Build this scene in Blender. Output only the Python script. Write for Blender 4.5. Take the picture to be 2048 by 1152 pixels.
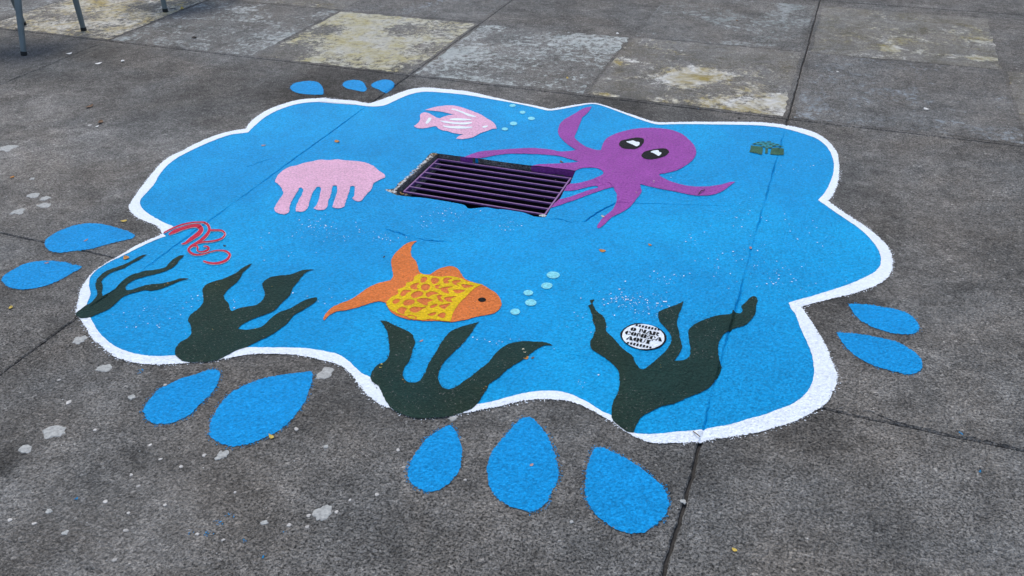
import bpy, bmesh, math, random
import numpy as np
from mathutils import Vector, Matrix, noise
from mathutils.geometry import delaunay_2d_cdt

for o in list(bpy.data.objects):
    bpy.data.objects.remove(o)
SC = bpy.context.scene
COL = SC.collection
random.seed(7)

# ------------------------------------------------------------------ camera
# world: ground at z=0, +X along the slab joints that run across, +Y away
cam_data = bpy.data.cameras.new('camera')
cam = bpy.data.objects.new('camera', cam_data)
COL.objects.link(cam)
R = Matrix(((0.935127, -0.180044, 0.305159), (0.353762, 0.522481, -0.775801), (-0.019762, 0.833426, 0.552278)))
M = R.to_4x4()
M.translation = Vector((0, 0, 1.55))
cam.matrix_world = M
cam_data.sensor_width = 36.0
cam_data.lens = 29.664
cam_data.clip_start = 0.05
cam_data.clip_end = 1000
SC.camera = cam

# ------------------------------------------------------------------ sky, sun, exposure
SUN_EL, SUN_AZ = 58.0, -38.0          # azimuth from +Y towards +X
world = bpy.data.worlds.new('World')
SC.world = world
world.use_nodes = True
nt = world.node_tree
nt.nodes.clear()
sky = nt.nodes.new('ShaderNodeTexSky')
sky.sky_type = 'NISHITA'
sky.sun_disc = False
sky.sun_elevation = math.radians(SUN_EL)
sky.sun_rotation = math.radians(SUN_AZ)
sky.air_density = 1.0
sky.dust_density = 2.0
sky.ozone_density = 1.0
bg = nt.nodes.new('ShaderNodeBackground')
bg.inputs['Strength'].default_value = 0.15
wo = nt.nodes.new('ShaderNodeOutputWorld')
nt.links.new(sky.outputs[0], bg.inputs['Color'])
nt.links.new(bg.outputs[0], wo.inputs['Surface'])
sl = bpy.data.lights.new('sun', 'SUN')
sl.energy = 1.5
sl.angle = math.radians(32)
sl.color = (1.0, 0.93, 0.80)
sun = bpy.data.objects.new('sun', sl)
COL.objects.link(sun)
el, az = math.radians(SUN_EL), math.radians(SUN_AZ)
sdir = Vector((math.sin(az) * math.cos(el), math.cos(az) * math.cos(el), math.sin(el)))
sun.rotation_euler = sdir.to_track_quat('Z', 'Y').to_euler()
sun.location = sdir * 20
SC.view_settings.view_transform = 'Standard'
SC.view_settings.look = 'None'
SC.view_settings.exposure = 0.43
SC.view_settings.gamma = 1.0
SC.view_settings.use_curve_mapping = False

# ------------------------------------------------------------------ outlines measured on the ground, in metres
D = {
    'outer': [(-2.5278, 3.0367, 1), (-2.5591, 3.1336), (-2.567, 3.2547), (-2.5403, 3.3553), (-2.4907, 3.4386), (-2.402, 3.4905), (-2.3051, 3.5151), (-2.2037, 3.5157), (-2.4026, 3.4971), (-2.3096, 3.514), (-2.2183, 3.5177), (-2.1294, 3.5085), (-2.0972, 3.5566), (-2.0713, 3.6181), (-2.0469, 3.6847), (-2.0181, 3.7448), (-1.9783, 3.7845), (-1.9269, 3.8008), (-1.8375, 3.8068), (-1.7319, 3.8116), (-1.635, 3.7944), (-1.5455, 3.7715), (-1.4341, 3.7483), (-1.3355, 3.7327), (-1.2699, 3.7194), (-1.2377, 3.7137), (-1.196, 3.7472), (-1.1381, 3.8023), (-1.0709, 3.8519), (-1.0293, 3.8509), (-0.9707, 3.8271), (-0.8945, 3.7881), (-0.8211, 3.7537), (-0.7495, 3.7201), (-0.7057, 3.7119), (-0.6409, 3.7329), (-0.5446, 3.7679), (-0.4478, 3.7993), (-0.3512, 3.8307), (-0.2673, 3.8542), (-0.1885, 3.8614), (-0.1222, 3.8539), (-0.0559, 3.8361), (-0.0024, 3.8043), (0.0386, 3.7542), (0.0737, 3.6825), (0.0954, 3.6172), (0.1077, 3.528), (0.114, 3.4259), (0.1155, 3.3408), (0.1098, 3.2565), (0.0988, 3.1865), (0.0876, 3.1483, 1), (0.1312, 3.0872), (0.1752, 3.041), (0.2181, 2.9905), (0.2546, 2.9455), (0.2851, 2.8947), (0.3099, 2.8439), (0.3198, 2.7847), (0.3224, 2.715), (0.3134, 2.6632), (0.2955, 2.6171), (0.2712, 2.5779), (0.2404, 2.5424), (0.2011, 2.5035), (0.1621, 2.4703), (0.1236, 2.4366), (0.0896, 2.4073), (0.052, 2.3726, 1), (0.0727, 2.3331), (0.0985, 2.2803), (0.1237, 2.2256), (0.1458, 2.1722), (0.1592, 2.1181), (0.1738, 2.0734), (0.1794, 2.0408), (0.1757, 1.9991), (0.1665, 1.9564), (0.1553, 1.9203), (0.1346, 1.8878), (0.1072, 1.8503), (0.073, 1.8109), (0.0386, 1.7796), (0.0043, 1.7509), (-0.03, 1.7258), (-0.0715, 1.7006), (-0.1128, 1.6756), (-0.1504, 1.6525), (-0.1892, 1.637), (-0.2314, 1.6192), (-0.2648, 1.6136), (-0.2929, 1.6175), (-0.3185, 1.6259), (-0.3455, 1.6387), (-0.3689, 1.6537), (-0.3961, 1.6642), (-0.4334, 1.6801), (-0.475, 1.6939), (-0.5137, 1.6963), (-0.5538, 1.6886), (-0.592, 1.6751), (-0.628, 1.6553), (-0.6645, 1.6257), (-0.7012, 1.5981), (-0.7345, 1.5737), (-0.7676, 1.5495), (-0.7878, 1.5361), (-0.8222, 1.5159), (-0.8672, 1.5), (-0.9185, 1.4961), (-0.9637, 1.5054), (-0.9991, 1.5121), (-1.0411, 1.5299), (-1.0864, 1.5608), (-1.1255, 1.5919), (-1.1664, 1.6166), (-1.2074, 1.6275), (-1.2569, 1.6284), (-1.3068, 1.6273), (-1.3537, 1.6206), (-1.4018, 1.6076), (-1.4479, 1.5914), (-1.4856, 1.5707), (-1.5201, 1.5459), (-1.5601, 1.5149), (-1.6055, 1.4916), (-1.6365, 1.477), (-1.6674, 1.4625), (-1.7076, 1.4463), (-1.7614, 1.4333), (-1.8132, 1.4299), (-1.8744, 1.4423), (-1.9367, 1.4667), (-1.9935, 1.4904), (-2.052, 1.5272), (-2.0979, 1.5532), (-2.1328, 1.5712), (-2.1491, 1.5873), (-2.1767, 1.6222), (-2.2051, 1.6579), (-2.2407, 1.7114), (-2.2644, 1.7666), (-2.2731, 1.8138), (-2.2708, 1.8609), (-2.2634, 1.9109), (-2.258, 1.9724), (-2.245, 2.0269), (-2.2257, 2.0757), (-2.2246, 2.0923, 1), (-2.2508, 2.1138), (-2.2887, 2.1342), (-2.3411, 2.1467), (-2.3943, 2.1594), (-2.4417, 2.1808), (-2.4802, 2.2073), (-2.5039, 2.2317), (-2.5331, 2.288), (-2.5591, 2.3476), (-2.5896, 2.4222), (-2.6183, 2.5007), (-2.6522, 2.5967), (-2.6604, 2.6737), (-2.6507, 2.731), (-2.6428, 2.8127), (-2.626, 2.8965), (-2.5956, 2.9653), (-2.5606, 3.0076)],
    'inner': [(-2.4881, 3.004, 1), (-2.5054, 3.081), (-2.5211, 3.2001), (-2.5065, 3.3045), (-2.4604, 3.3914), (-2.3819, 3.4438), (-2.2758, 3.4653), (-2.1767, 3.468), (-2.37, 3.4438), (-2.2874, 3.4619), (-2.1982, 3.4677), (-2.1081, 3.4699), (-2.0591, 3.4856), (-2.0334, 3.5145), (-2.0186, 3.5649), (-2.002, 3.6296), (-1.9795, 3.6843), (-1.9429, 3.7289), (-1.8931, 3.7469), (-1.8066, 3.757), (-1.7104, 3.7616), (-1.6263, 3.7541), (-1.5343, 3.7433), (-1.4272, 3.7299), (-1.3278, 3.7108), (-1.2526, 3.691), (-1.2243, 3.6961), (-1.189, 3.7254), (-1.1312, 3.7801), (-1.0665, 3.8369), (-1.0251, 3.8359), (-0.9657, 3.8087), (-0.8889, 3.7665), (-0.8146, 3.7272), (-0.7435, 3.6941), (-0.6996, 3.6844), (-0.6359, 3.7087), (-0.5394, 3.7401), (-0.4426, 3.7679), (-0.3462, 3.7956), (-0.2625, 3.8155), (-0.1842, 3.8211), (-0.1311, 3.8116), (-0.0644, 3.7841), (-0.0047, 3.7485), (0.0362, 3.6948), (0.065, 3.6231), (0.0837, 3.5353), (0.0915, 3.4477), (0.0898, 3.3747), (0.0819, 3.288), (0.0677, 3.2024), (0.0501, 3.1395, 1), (0.0939, 3.0871), (0.139, 3.0348), (0.1879, 2.9802), (0.2249, 2.9298), (0.2561, 2.8685), (0.2766, 2.8114), (0.2837, 2.7519), (0.2783, 2.6999), (0.2605, 2.6547), (0.2293, 2.6104), (0.1942, 2.5653), (0.155, 2.5221), (0.1161, 2.4832), (0.0778, 2.4448), (0.0397, 2.4103), (0.0127, 2.3833, 1), (0.0219, 2.3538), (0.0408, 2.3179), (0.0594, 2.2546), (0.0788, 2.2022), (0.0977, 2.148), (0.1083, 2.1003), (0.1142, 2.0526), (0.1134, 2.004), (0.1028, 1.9535), (0.0865, 1.9152), (0.0626, 1.88), (0.0346, 1.8525), (0.0037, 1.8198), (-0.0346, 1.7879), (-0.0721, 1.7547), (-0.1206, 1.7214), (-0.1624, 1.6965), (-0.2116, 1.6714), (-0.2466, 1.6531), (-0.2823, 1.6387), (-0.3112, 1.6361), (-0.3462, 1.6565), (-0.382, 1.6796), (-0.4109, 1.688), (-0.4447, 1.7046), (-0.4829, 1.7201), (-0.5195, 1.7282), (-0.5572, 1.7249), (-0.596, 1.7112), (-0.6322, 1.6905), (-0.6686, 1.6592), (-0.7041, 1.6272), (-0.7397, 1.6017), (-0.7987, 1.5605), (-0.8734, 1.531), (-0.939, 1.5365), (-1.0077, 1.5716), (-1.0787, 1.607), (-1.1003, 1.6113), (-1.1413, 1.6326), (-1.1852, 1.6574), (-1.228, 1.6708), (-1.3199, 1.6643), (-1.373, 1.6504), (-1.4247, 1.6338), (-1.4671, 1.619), (-1.5011, 1.6072), (-1.5561, 1.5803), (-1.6247, 1.5296), (-1.6875, 1.5001), (-1.723, 1.4839), (-1.7677, 1.4721), (-1.8202, 1.4689), (-1.8839, 1.4774), (-1.9414, 1.4966), (-2.0047, 1.5271), (-2.0671, 1.5682), (-2.111, 1.6005), (-2.1433, 1.6293), (-2.174, 1.6779), (-2.2225, 1.7225), (-2.256, 1.7645), (-2.2695, 1.81), (-2.2658, 1.8626), (-2.2503, 1.9186), (-2.236, 1.9777), (-2.219, 2.0358), (-2.1985, 2.0803, 1), (-2.2196, 2.0928, 1), (-2.2185, 2.1508, 1), (-2.2627, 2.1611), (-2.3097, 2.1757), (-2.3712, 2.1983), (-2.4271, 2.2252), (-2.4688, 2.2566), (-2.4971, 2.2934), (-2.5133, 2.3422), (-2.5351, 2.4117), (-2.5783, 2.4991), (-2.6072, 2.5804), (-2.6197, 2.6629), (-2.6125, 2.7436), (-2.5975, 2.8276), (-2.5747, 2.9044), (-2.5485, 2.9573), (-2.5172, 2.9819)],
    'octopus': [(-1.0537, 3.8021, 1), (-1.0497, 3.7411), (-1.053, 3.6946), (-1.0576, 3.6611), (-1.0538, 3.6245), (-1.0454, 3.5653), (-1.0356, 3.5022), (-1.0301, 3.4509), (-1.0237, 3.4183), (-1.011, 3.3996), (-0.987, 3.3735), (-0.9557, 3.3448), (-0.9238, 3.3279), (-0.8945, 3.319), (-0.8734, 3.3227, 1), (-0.8785, 3.3647), (-0.8843, 3.4016), (-0.8827, 3.453), (-0.8677, 3.4982), (-0.8425, 3.5414), (-0.8072, 3.5826), (-0.7687, 3.613), (-0.7229, 3.6327), (-0.6747, 3.6412), (-0.6238, 3.6364), (-0.5729, 3.6061), (-0.5323, 3.5563), (-0.5009, 3.5052), (-0.4794, 3.447), (-0.4722, 3.3964), (-0.4779, 3.3375), (-0.4931, 3.2869), (-0.5127, 3.2406), (-0.5349, 3.2088), (-0.5587, 3.1863), (-0.5811, 3.1672, 1), (-0.5661, 3.1453), (-0.5378, 3.1263), (-0.5024, 3.1101), (-0.4609, 3.1009), (-0.4219, 3.1029), (-0.3848, 3.1144), (-0.3528, 3.1324), (-0.3284, 3.1497), (-0.3083, 3.1702), (-0.2917, 3.1896), (-0.275, 3.1952, 1), (-0.2847, 3.1689), (-0.3009, 3.1224), (-0.318, 3.0853), (-0.34, 3.0558), (-0.3675, 3.0378), (-0.4076, 3.0261), (-0.4468, 3.0289), (-0.487, 3.035), (-0.5268, 3.0379), (-0.5674, 3.0424), (-0.6005, 3.0478), (-0.6323, 3.0547, 1), (-0.6279, 3.0313), (-0.6139, 2.9997), (-0.6118, 2.9692), (-0.6166, 2.9324), (-0.6203, 2.8837), (-0.6283, 2.8387), (-0.6479, 2.7907), (-0.6663, 2.7585), (-0.675, 2.7234), (-0.68, 2.6869), (-0.6898, 2.6574), (-0.6957, 2.6517), (-0.7021, 2.6638), (-0.7031, 2.6885), (-0.7001, 2.7373), (-0.6896, 2.7767), (-0.682, 2.8057), (-0.6823, 2.8357), (-0.6832, 2.8625), (-0.6887, 2.8951), (-0.7007, 2.9403), (-0.7135, 2.9646), (-0.7298, 2.9954, 1), (-0.75, 2.9741), (-0.7691, 2.9496), (-0.792, 2.9168), (-0.8147, 2.8844), (-0.8362, 2.8491), (-0.8632, 2.8123), (-0.8869, 2.777), (-0.9121, 2.7469, 1), (-0.9089, 2.7901), (-0.9036, 2.823, 1), (-0.8848, 2.8398), (-0.8635, 2.8645), (-0.844, 2.8958), (-0.8213, 2.9285), (-0.8025, 2.9529), (-0.7864, 2.9707), (-0.7901, 2.9804), (-0.7981, 2.9829), (-0.8122, 2.9752), (-0.8351, 2.9529), (-0.8599, 2.9265), (-0.8839, 2.909), (-0.9072, 2.8998, 1), (-0.9094, 2.9428), (-0.9048, 2.968, 1), (-0.885, 2.9761), (-0.8612, 2.996), (-0.8391, 3.0221), (-0.8188, 3.0555), (-0.8034, 3.0836), (-0.8017, 3.1074), (-0.8098, 3.1243), (-0.8292, 3.1392), (-0.8506, 3.1425), (-0.8761, 3.1364), (-0.8993, 3.1223), (-0.914, 3.1031), (-0.918, 3.0884, 1), (-0.9446, 3.0914), (-0.9787, 3.0904), (-1.0058, 3.0886), (-1.0407, 3.089), (-1.0811, 3.0845), (-1.1044, 3.0808, 1), (-1.0867, 3.1004), (-1.0561, 3.1138), (-1.0103, 3.1339), (-0.9804, 3.1495), (-0.9533, 3.1633), (-0.9308, 3.1806, 1), (-0.9544, 3.1893), (-0.9846, 3.1959), (-1.0239, 3.2081), (-1.0695, 3.2057), (-1.1205, 3.1974), (-1.1705, 3.1852), (-1.2197, 3.1707), (-1.2663, 3.1493), (-1.3026, 3.1204), (-1.3256, 3.0959), (-1.3542, 3.0763, 1), (-1.3851, 3.0712), (-1.4161, 3.066, 1), (-1.403, 3.0957), (-1.3739, 3.1414), (-1.3297, 3.1698), (-1.2842, 3.1952), (-1.2379, 3.2192), (-1.1909, 3.2416), (-1.1408, 3.2554), (-1.0877, 3.2598), (-1.0389, 3.2542), (-1.0012, 3.271), (-0.9766, 3.292, 1), (-1.0173, 3.3246), (-1.0508, 3.3582), (-1.09, 3.4081), (-1.1132, 3.4532), (-1.1242, 3.4912), (-1.1335, 3.549), (-1.1327, 3.5989), (-1.119, 3.6476), (-1.1025, 3.7045), (-1.0894, 3.7586), (-1.0729, 3.7865)],
    'eye1': [(-0.8145, 3.4134), (-0.8135, 3.4473), (-0.7927, 3.4711), (-0.7712, 3.4929), (-0.7473, 3.5053), (-0.7256, 3.4987), (-0.716, 3.4736), (-0.7148, 3.435), (-0.7218, 3.3998), (-0.7343, 3.3793), (-0.7626, 3.37), (-0.7847, 3.3704), (-0.805, 3.3888)],
    'glint1': [(-0.7884, 3.442), (-0.775, 3.4543), (-0.7639, 3.4635), (-0.7485, 3.4551), (-0.7338, 3.4532), (-0.7271, 3.431), (-0.7323, 3.4072), (-0.7445, 3.412), (-0.7578, 3.4209), (-0.7731, 3.4292)],
    'eye2': [(-0.6923, 3.3259), (-0.6888, 3.362), (-0.6673, 3.3906), (-0.638, 3.4143), (-0.6101, 3.4256), (-0.5907, 3.405), (-0.5874, 3.3795), (-0.597, 3.3447), (-0.6165, 3.3175), (-0.6415, 3.2968), (-0.6707, 3.2944), (-0.6864, 3.31)],
    'glint2': [(-0.662, 3.3677), (-0.6529, 3.3846), (-0.636, 3.3955), (-0.626, 3.3795), (-0.6164, 3.3752), (-0.6161, 3.3542), (-0.6212, 3.3388), (-0.634, 3.3483), (-0.6473, 3.3597)],
    'pinkfish': [(-1.8166, 3.5093, 1), (-1.8005, 3.5379), (-1.7799, 3.5654), (-1.7532, 3.5883), (-1.7291, 3.6008), (-1.7016, 3.6058), (-1.6609, 3.5971), (-1.6169, 3.5802), (-1.5722, 3.5603), (-1.5302, 3.5373), (-1.4888, 3.5057), (-1.4543, 3.4814), (-1.425, 3.4516), (-1.4068, 3.4232), (-1.3969, 3.4051, 1), (-1.4154, 3.3931), (-1.4282, 3.3654), (-1.4448, 3.3391), (-1.4538, 3.3114), (-1.4635, 3.278), (-1.4842, 3.255), (-1.5056, 3.2416), (-1.5285, 3.2381, 1), (-1.5299, 3.266), (-1.5174, 3.2923, 1), (-1.541, 3.2912), (-1.5699, 3.2942), (-1.6023, 3.3045), (-1.6316, 3.3075), (-1.6554, 3.3209), (-1.6782, 3.3434, 1), (-1.6947, 3.3295), (-1.711, 3.3113), (-1.732, 3.296), (-1.757, 3.2963), (-1.7784, 3.3108, 1), (-1.7758, 3.342), (-1.7794, 3.3715), (-1.7896, 3.4037), (-1.8088, 3.4381), (-1.8133, 3.464), (-1.8039, 3.4827, 1), (-1.7783, 3.4754), (-1.748, 3.4578), (-1.7212, 3.4394), (-1.7023, 3.4338, 1), (-1.6933, 3.4574), (-1.6763, 3.4837), (-1.6552, 3.5014, 1), (-1.686, 3.5052), (-1.7187, 3.513), (-1.7492, 3.5152), (-1.7807, 3.5116)],
    'ps1': [(-1.6968, 3.5619), (-1.684, 3.5661), (-1.6493, 3.5539), (-1.6132, 3.5379), (-1.5776, 3.522), (-1.5455, 3.5097), (-1.5431, 3.4997), (-1.5601, 3.4978), (-1.5882, 3.5049), (-1.6175, 3.5227), (-1.6454, 3.5367), (-1.676, 3.5481), (-1.6907, 3.5499)],
    'ps2': [(-1.6524, 3.4348), (-1.6404, 3.4521), (-1.6129, 3.4628), (-1.5824, 3.4664), (-1.5509, 3.4677), (-1.5507, 3.4589), (-1.5733, 3.4454), (-1.6044, 3.4353), (-1.63, 3.4288)],
    'ps3': [(-1.6865, 3.4034), (-1.6647, 3.4105), (-1.6387, 3.4084), (-1.6049, 3.4123), (-1.5733, 3.4209), (-1.5378, 3.4368), (-1.5343, 3.4204), (-1.5541, 3.401), (-1.5856, 3.3925), (-1.6198, 3.3901), (-1.6521, 3.3909)],
    'ps4': [(-1.6492, 3.3572), (-1.6305, 3.3589), (-1.6012, 3.3642), (-1.5712, 3.3757), (-1.5382, 3.3804), (-1.5112, 3.3866), (-1.5135, 3.3714), (-1.5347, 3.356), (-1.5645, 3.3446), (-1.5973, 3.3398), (-1.6299, 3.342)],
    'ps5': [(-1.4678, 3.4016), (-1.4618, 3.4138), (-1.4495, 3.4221), (-1.4449, 3.4065), (-1.4531, 3.3927), (-1.4617, 3.3925)],
    'ps6': [(-1.7404, 3.3579), (-1.7487, 3.3903), (-1.754, 3.4242), (-1.7427, 3.4234), (-1.7342, 3.4039), (-1.7284, 3.3705), (-1.7305, 3.3524)],
    'jelly': [(-2.0772, 2.6157, 1), (-2.0921, 2.6613), (-2.0965, 2.7083), (-2.0881, 2.7439), (-2.0689, 2.7635), (-2.0514, 2.7961), (-2.0258, 2.8215), (-2.0001, 2.847), (-1.9658, 2.8535), (-1.9354, 2.8718), (-1.8907, 2.8763), (-1.8478, 2.8837), (-1.8004, 2.8826), (-1.7535, 2.8647), (-1.7188, 2.8401), (-1.6901, 2.8205), (-1.6618, 2.8012), (-1.649, 2.7771, 1), (-1.6538, 2.7692), (-1.664, 2.744), (-1.6689, 2.7147), (-1.6599, 2.6874), (-1.6507, 2.6545), (-1.6493, 2.6255), (-1.6454, 2.5977), (-1.6417, 2.5703), (-1.6454, 2.5566), (-1.6617, 2.555), (-1.6873, 2.5722, 1), (-1.6883, 2.5892), (-1.7066, 2.624), (-1.7269, 2.665, 1), (-1.7406, 2.6683), (-1.7455, 2.6587, 1), (-1.7291, 2.6224), (-1.7138, 2.5806), (-1.6977, 2.5401), (-1.6807, 2.5009, 1), (-1.687, 2.485), (-1.7052, 2.4772), (-1.7244, 2.4807, 1), (-1.7362, 2.5102), (-1.7544, 2.5554), (-1.7759, 2.6067), (-1.805, 2.651, 1), (-1.8197, 2.643, 1), (-1.7981, 2.5993), (-1.7796, 2.5585), (-1.7668, 2.5226), (-1.745, 2.4793), (-1.7422, 2.4581), (-1.7533, 2.4434), (-1.7689, 2.4409), (-1.7872, 2.4473, 1), (-1.7925, 2.4745), (-1.8042, 2.51), (-1.8258, 2.5547), (-1.8494, 2.603), (-1.8632, 2.6182, 1), (-1.8747, 2.6126), (-1.8729, 2.5951), (-1.8612, 2.5546), (-1.8369, 2.4991), (-1.815, 2.4502), (-1.8101, 2.4242), (-1.8196, 2.4074), (-1.8426, 2.4051, 1), (-1.8603, 2.4349), (-1.8804, 2.4844), (-1.8956, 2.5313), (-1.9142, 2.5723), (-1.9314, 2.5876, 1), (-1.9398, 2.5818), (-1.9309, 2.5608), (-1.9201, 2.5231), (-1.9041, 2.4708), (-1.8842, 2.4269), (-1.8645, 2.3922), (-1.8661, 2.3727), (-1.8844, 2.3655), (-1.9142, 2.3755), (-1.934, 2.3962), (-1.9467, 2.4282), (-1.9594, 2.4694), (-1.9747, 2.5195), (-1.9961, 2.5449), (-2.0245, 2.5716), (-2.0492, 2.5878), (-2.0665, 2.5975, 1)],
    'goldfish': [(-1.2916, 2.35, 1), (-1.2948, 2.3214), (-1.2844, 2.2887), (-1.2629, 2.2473), (-1.2301, 2.2196), (-1.2136, 2.1955), (-1.1957, 2.1683), (-1.1752, 2.1548), (-1.1497, 2.1594, 1), (-1.1421, 2.1825), (-1.1281, 2.2123), (-1.1084, 2.2299), (-1.0857, 2.231), (-1.0622, 2.2141), (-1.0418, 2.1883), (-1.0184, 2.1706), (-0.9882, 2.1627), (-0.9553, 2.1583), (-0.9172, 2.1403), (-0.8887, 2.1233), (-0.8657, 2.0974), (-0.8529, 2.0723), (-0.8492, 2.0446), (-0.8565, 2.0206), (-0.8748, 2.0036), (-0.9002, 1.9842), (-0.9302, 1.9563), (-0.9649, 1.9304), (-1.0035, 1.9225), (-1.0514, 1.9073), (-1.0944, 1.8993), (-1.135, 1.9027), (-1.1699, 1.9155), (-1.1939, 1.9361), (-1.2145, 1.9583, 1), (-1.2386, 1.9574), (-1.2621, 1.9344), (-1.2836, 1.9086), (-1.3087, 1.8818), (-1.3351, 1.8654), (-1.3487, 1.8428), (-1.3511, 1.8172), (-1.3504, 1.8048, 1), (-1.3593, 1.8143), (-1.3653, 1.8406), (-1.3646, 1.877), (-1.3527, 1.9031), (-1.3332, 1.9321), (-1.3208, 1.9666), (-1.3138, 2.0035), (-1.3011, 2.0392), (-1.2787, 2.0667), (-1.2595, 2.0829, 1), (-1.2651, 2.1116), (-1.2909, 2.1523), (-1.3162, 2.1944), (-1.3263, 2.2389), (-1.325, 2.2839), (-1.3197, 2.322), (-1.3045, 2.341)],
    'scales': [(-1.1761, 2.152), (-1.1464, 2.1524), (-1.1115, 2.1563), (-1.0816, 2.1706), (-1.0549, 2.1717), (-1.0307, 2.168), (-1.0091, 2.1595), (-0.9558, 2.1596, 1), (-0.9723, 2.1251), (-0.9782, 2.0773), (-0.9839, 2.0307), (-0.9821, 1.9877), (-0.9757, 1.9545), (-0.9691, 1.9303, 1), (-0.9844, 1.927), (-1.0127, 1.9242), (-1.0374, 1.9226), (-1.0528, 1.9102), (-1.0762, 1.9056), (-1.0909, 1.918), (-1.1218, 1.9108), (-1.1675, 1.9235), (-1.192, 1.9367), (-1.2105, 1.9634), (-1.2085, 1.994), (-1.1978, 2.0167), (-1.2095, 2.0395), (-1.1947, 2.064), (-1.2009, 2.0855), (-1.1864, 2.1024), (-1.1921, 2.1326)],
    'gap0': [(-1.165, 2.1179), (-1.1626, 2.1384), (-1.1466, 2.1341), (-1.1437, 2.1107), (-1.1536, 2.1024)],
    'gap1': [(-1.1319, 2.1305), (-1.1251, 2.1455), (-1.1077, 2.1417), (-1.1014, 2.1185), (-1.113, 2.1079)],
    'gap2': [(-1.0906, 2.1396), (-1.0903, 2.1573), (-1.0665, 2.1596), (-1.074, 2.1453), (-1.0647, 2.1311), (-1.0783, 2.1245)],
    'gap3': [(-1.0599, 2.1454), (-1.0438, 2.1587), (-1.0306, 2.1536), (-1.0393, 2.1361), (-1.0267, 2.1261), (-1.0468, 2.1287)],
    'gap4': [(-1.0208, 2.1377), (-0.9794, 2.1424), (-1.0024, 2.1202)],
    'gap5': [(-1.1801, 2.0689), (-1.1756, 2.0877), (-1.1594, 2.1001), (-1.1589, 2.0763), (-1.1469, 2.0632), (-1.1627, 2.0559)],
    'gap6': [(-1.1434, 2.0782), (-1.1418, 2.0978), (-1.1233, 2.0994), (-1.1132, 2.0839), (-1.1172, 2.0637), (-1.1309, 2.0637)],
    'gap7': [(-1.104, 2.1009), (-1.087, 2.1115), (-1.0872, 2.0943), (-1.0764, 2.0886), (-1.0916, 2.0862)],
    'gap8': [(-1.0781, 2.0895), (-1.0662, 2.105), (-1.0437, 2.1156), (-1.0539, 2.0959), (-1.039, 2.0748), (-1.0571, 2.0733)],
    'gap9': [(-1.0345, 2.0974), (-0.9963, 2.1088), (-1.0115, 2.0821)],
    'gap10': [(-1.1905, 2.0179), (-1.1912, 2.041), (-1.1783, 2.0483), (-1.1634, 2.0459), (-1.1715, 2.0292), (-1.1701, 2.0156), (-1.1797, 2.0077)],
    'gap11': [(-1.1539, 2.0239), (-1.1473, 2.0494), (-1.1274, 2.0534), (-1.1166, 2.0367), (-1.1271, 2.0193), (-1.1391, 2.0105)],
    'gap12': [(-1.1112, 2.0472), (-1.0959, 2.0665), (-1.0716, 2.0609), (-1.0888, 2.0456), (-1.0948, 2.0298)],
    'gap13': [(-1.0705, 2.0482), (-1.0561, 2.0577), (-1.0534, 2.0403), (-1.0353, 2.0239), (-1.0508, 2.0231)],
    'gap14': [(-1.0421, 2.0457), (-1.0087, 2.0663), (-1.0201, 2.0441), (-1.0062, 2.0308), (-1.027, 2.03)],
    'gap15': [(-1.1936, 1.9687), (-1.1899, 1.9881), (-1.1764, 1.9882), (-1.1731, 1.9713), (-1.1806, 1.9597)],
    'gap16': [(-1.1573, 1.9742), (-1.1559, 1.9927), (-1.1328, 2.0006), (-1.1229, 1.986), (-1.131, 1.9698), (-1.1462, 1.9627)],
    'gap17': [(-1.1229, 2.0028), (-1.1077, 2.0217), (-1.0722, 2.0204), (-1.0827, 2.0032), (-1.0754, 1.9877), (-1.091, 1.9868)],
    'gap18': [(-1.0662, 1.9876), (-1.0534, 2.0056), (-1.0453, 1.9995), (-1.0512, 1.984), (-1.0586, 1.977)],
    'gap19': [(-1.0398, 1.9977), (-1.0108, 2.0211), (-1.014, 1.9933), (-1.015, 1.9841)],
    'gap20': [(-1.1575, 1.9315), (-1.1515, 1.9512), (-1.1317, 1.9492), (-1.1292, 1.9282), (-1.1235, 1.9171), (-1.1431, 1.919)],
    'gap21': [(-1.1208, 1.9465), (-1.1146, 1.9663), (-1.0878, 1.9712), (-1.0759, 1.9797), (-1.085, 1.9546), (-1.093, 1.9386), (-1.1084, 1.9376)],
    'gap22': [(-1.021, 1.945), (-1.0151, 1.966), (-1.0015, 1.9646), (-0.998, 1.9401)],
    'gap23': [(-1.1134, 1.9137), (-1.0969, 1.9228), (-1.0756, 1.9114), (-1.095, 1.9029)],
    'gap24': [(-1.0535, 1.9409), (-1.0408, 1.9584), (-1.03, 1.9577), (-1.0372, 1.9397)],
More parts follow.
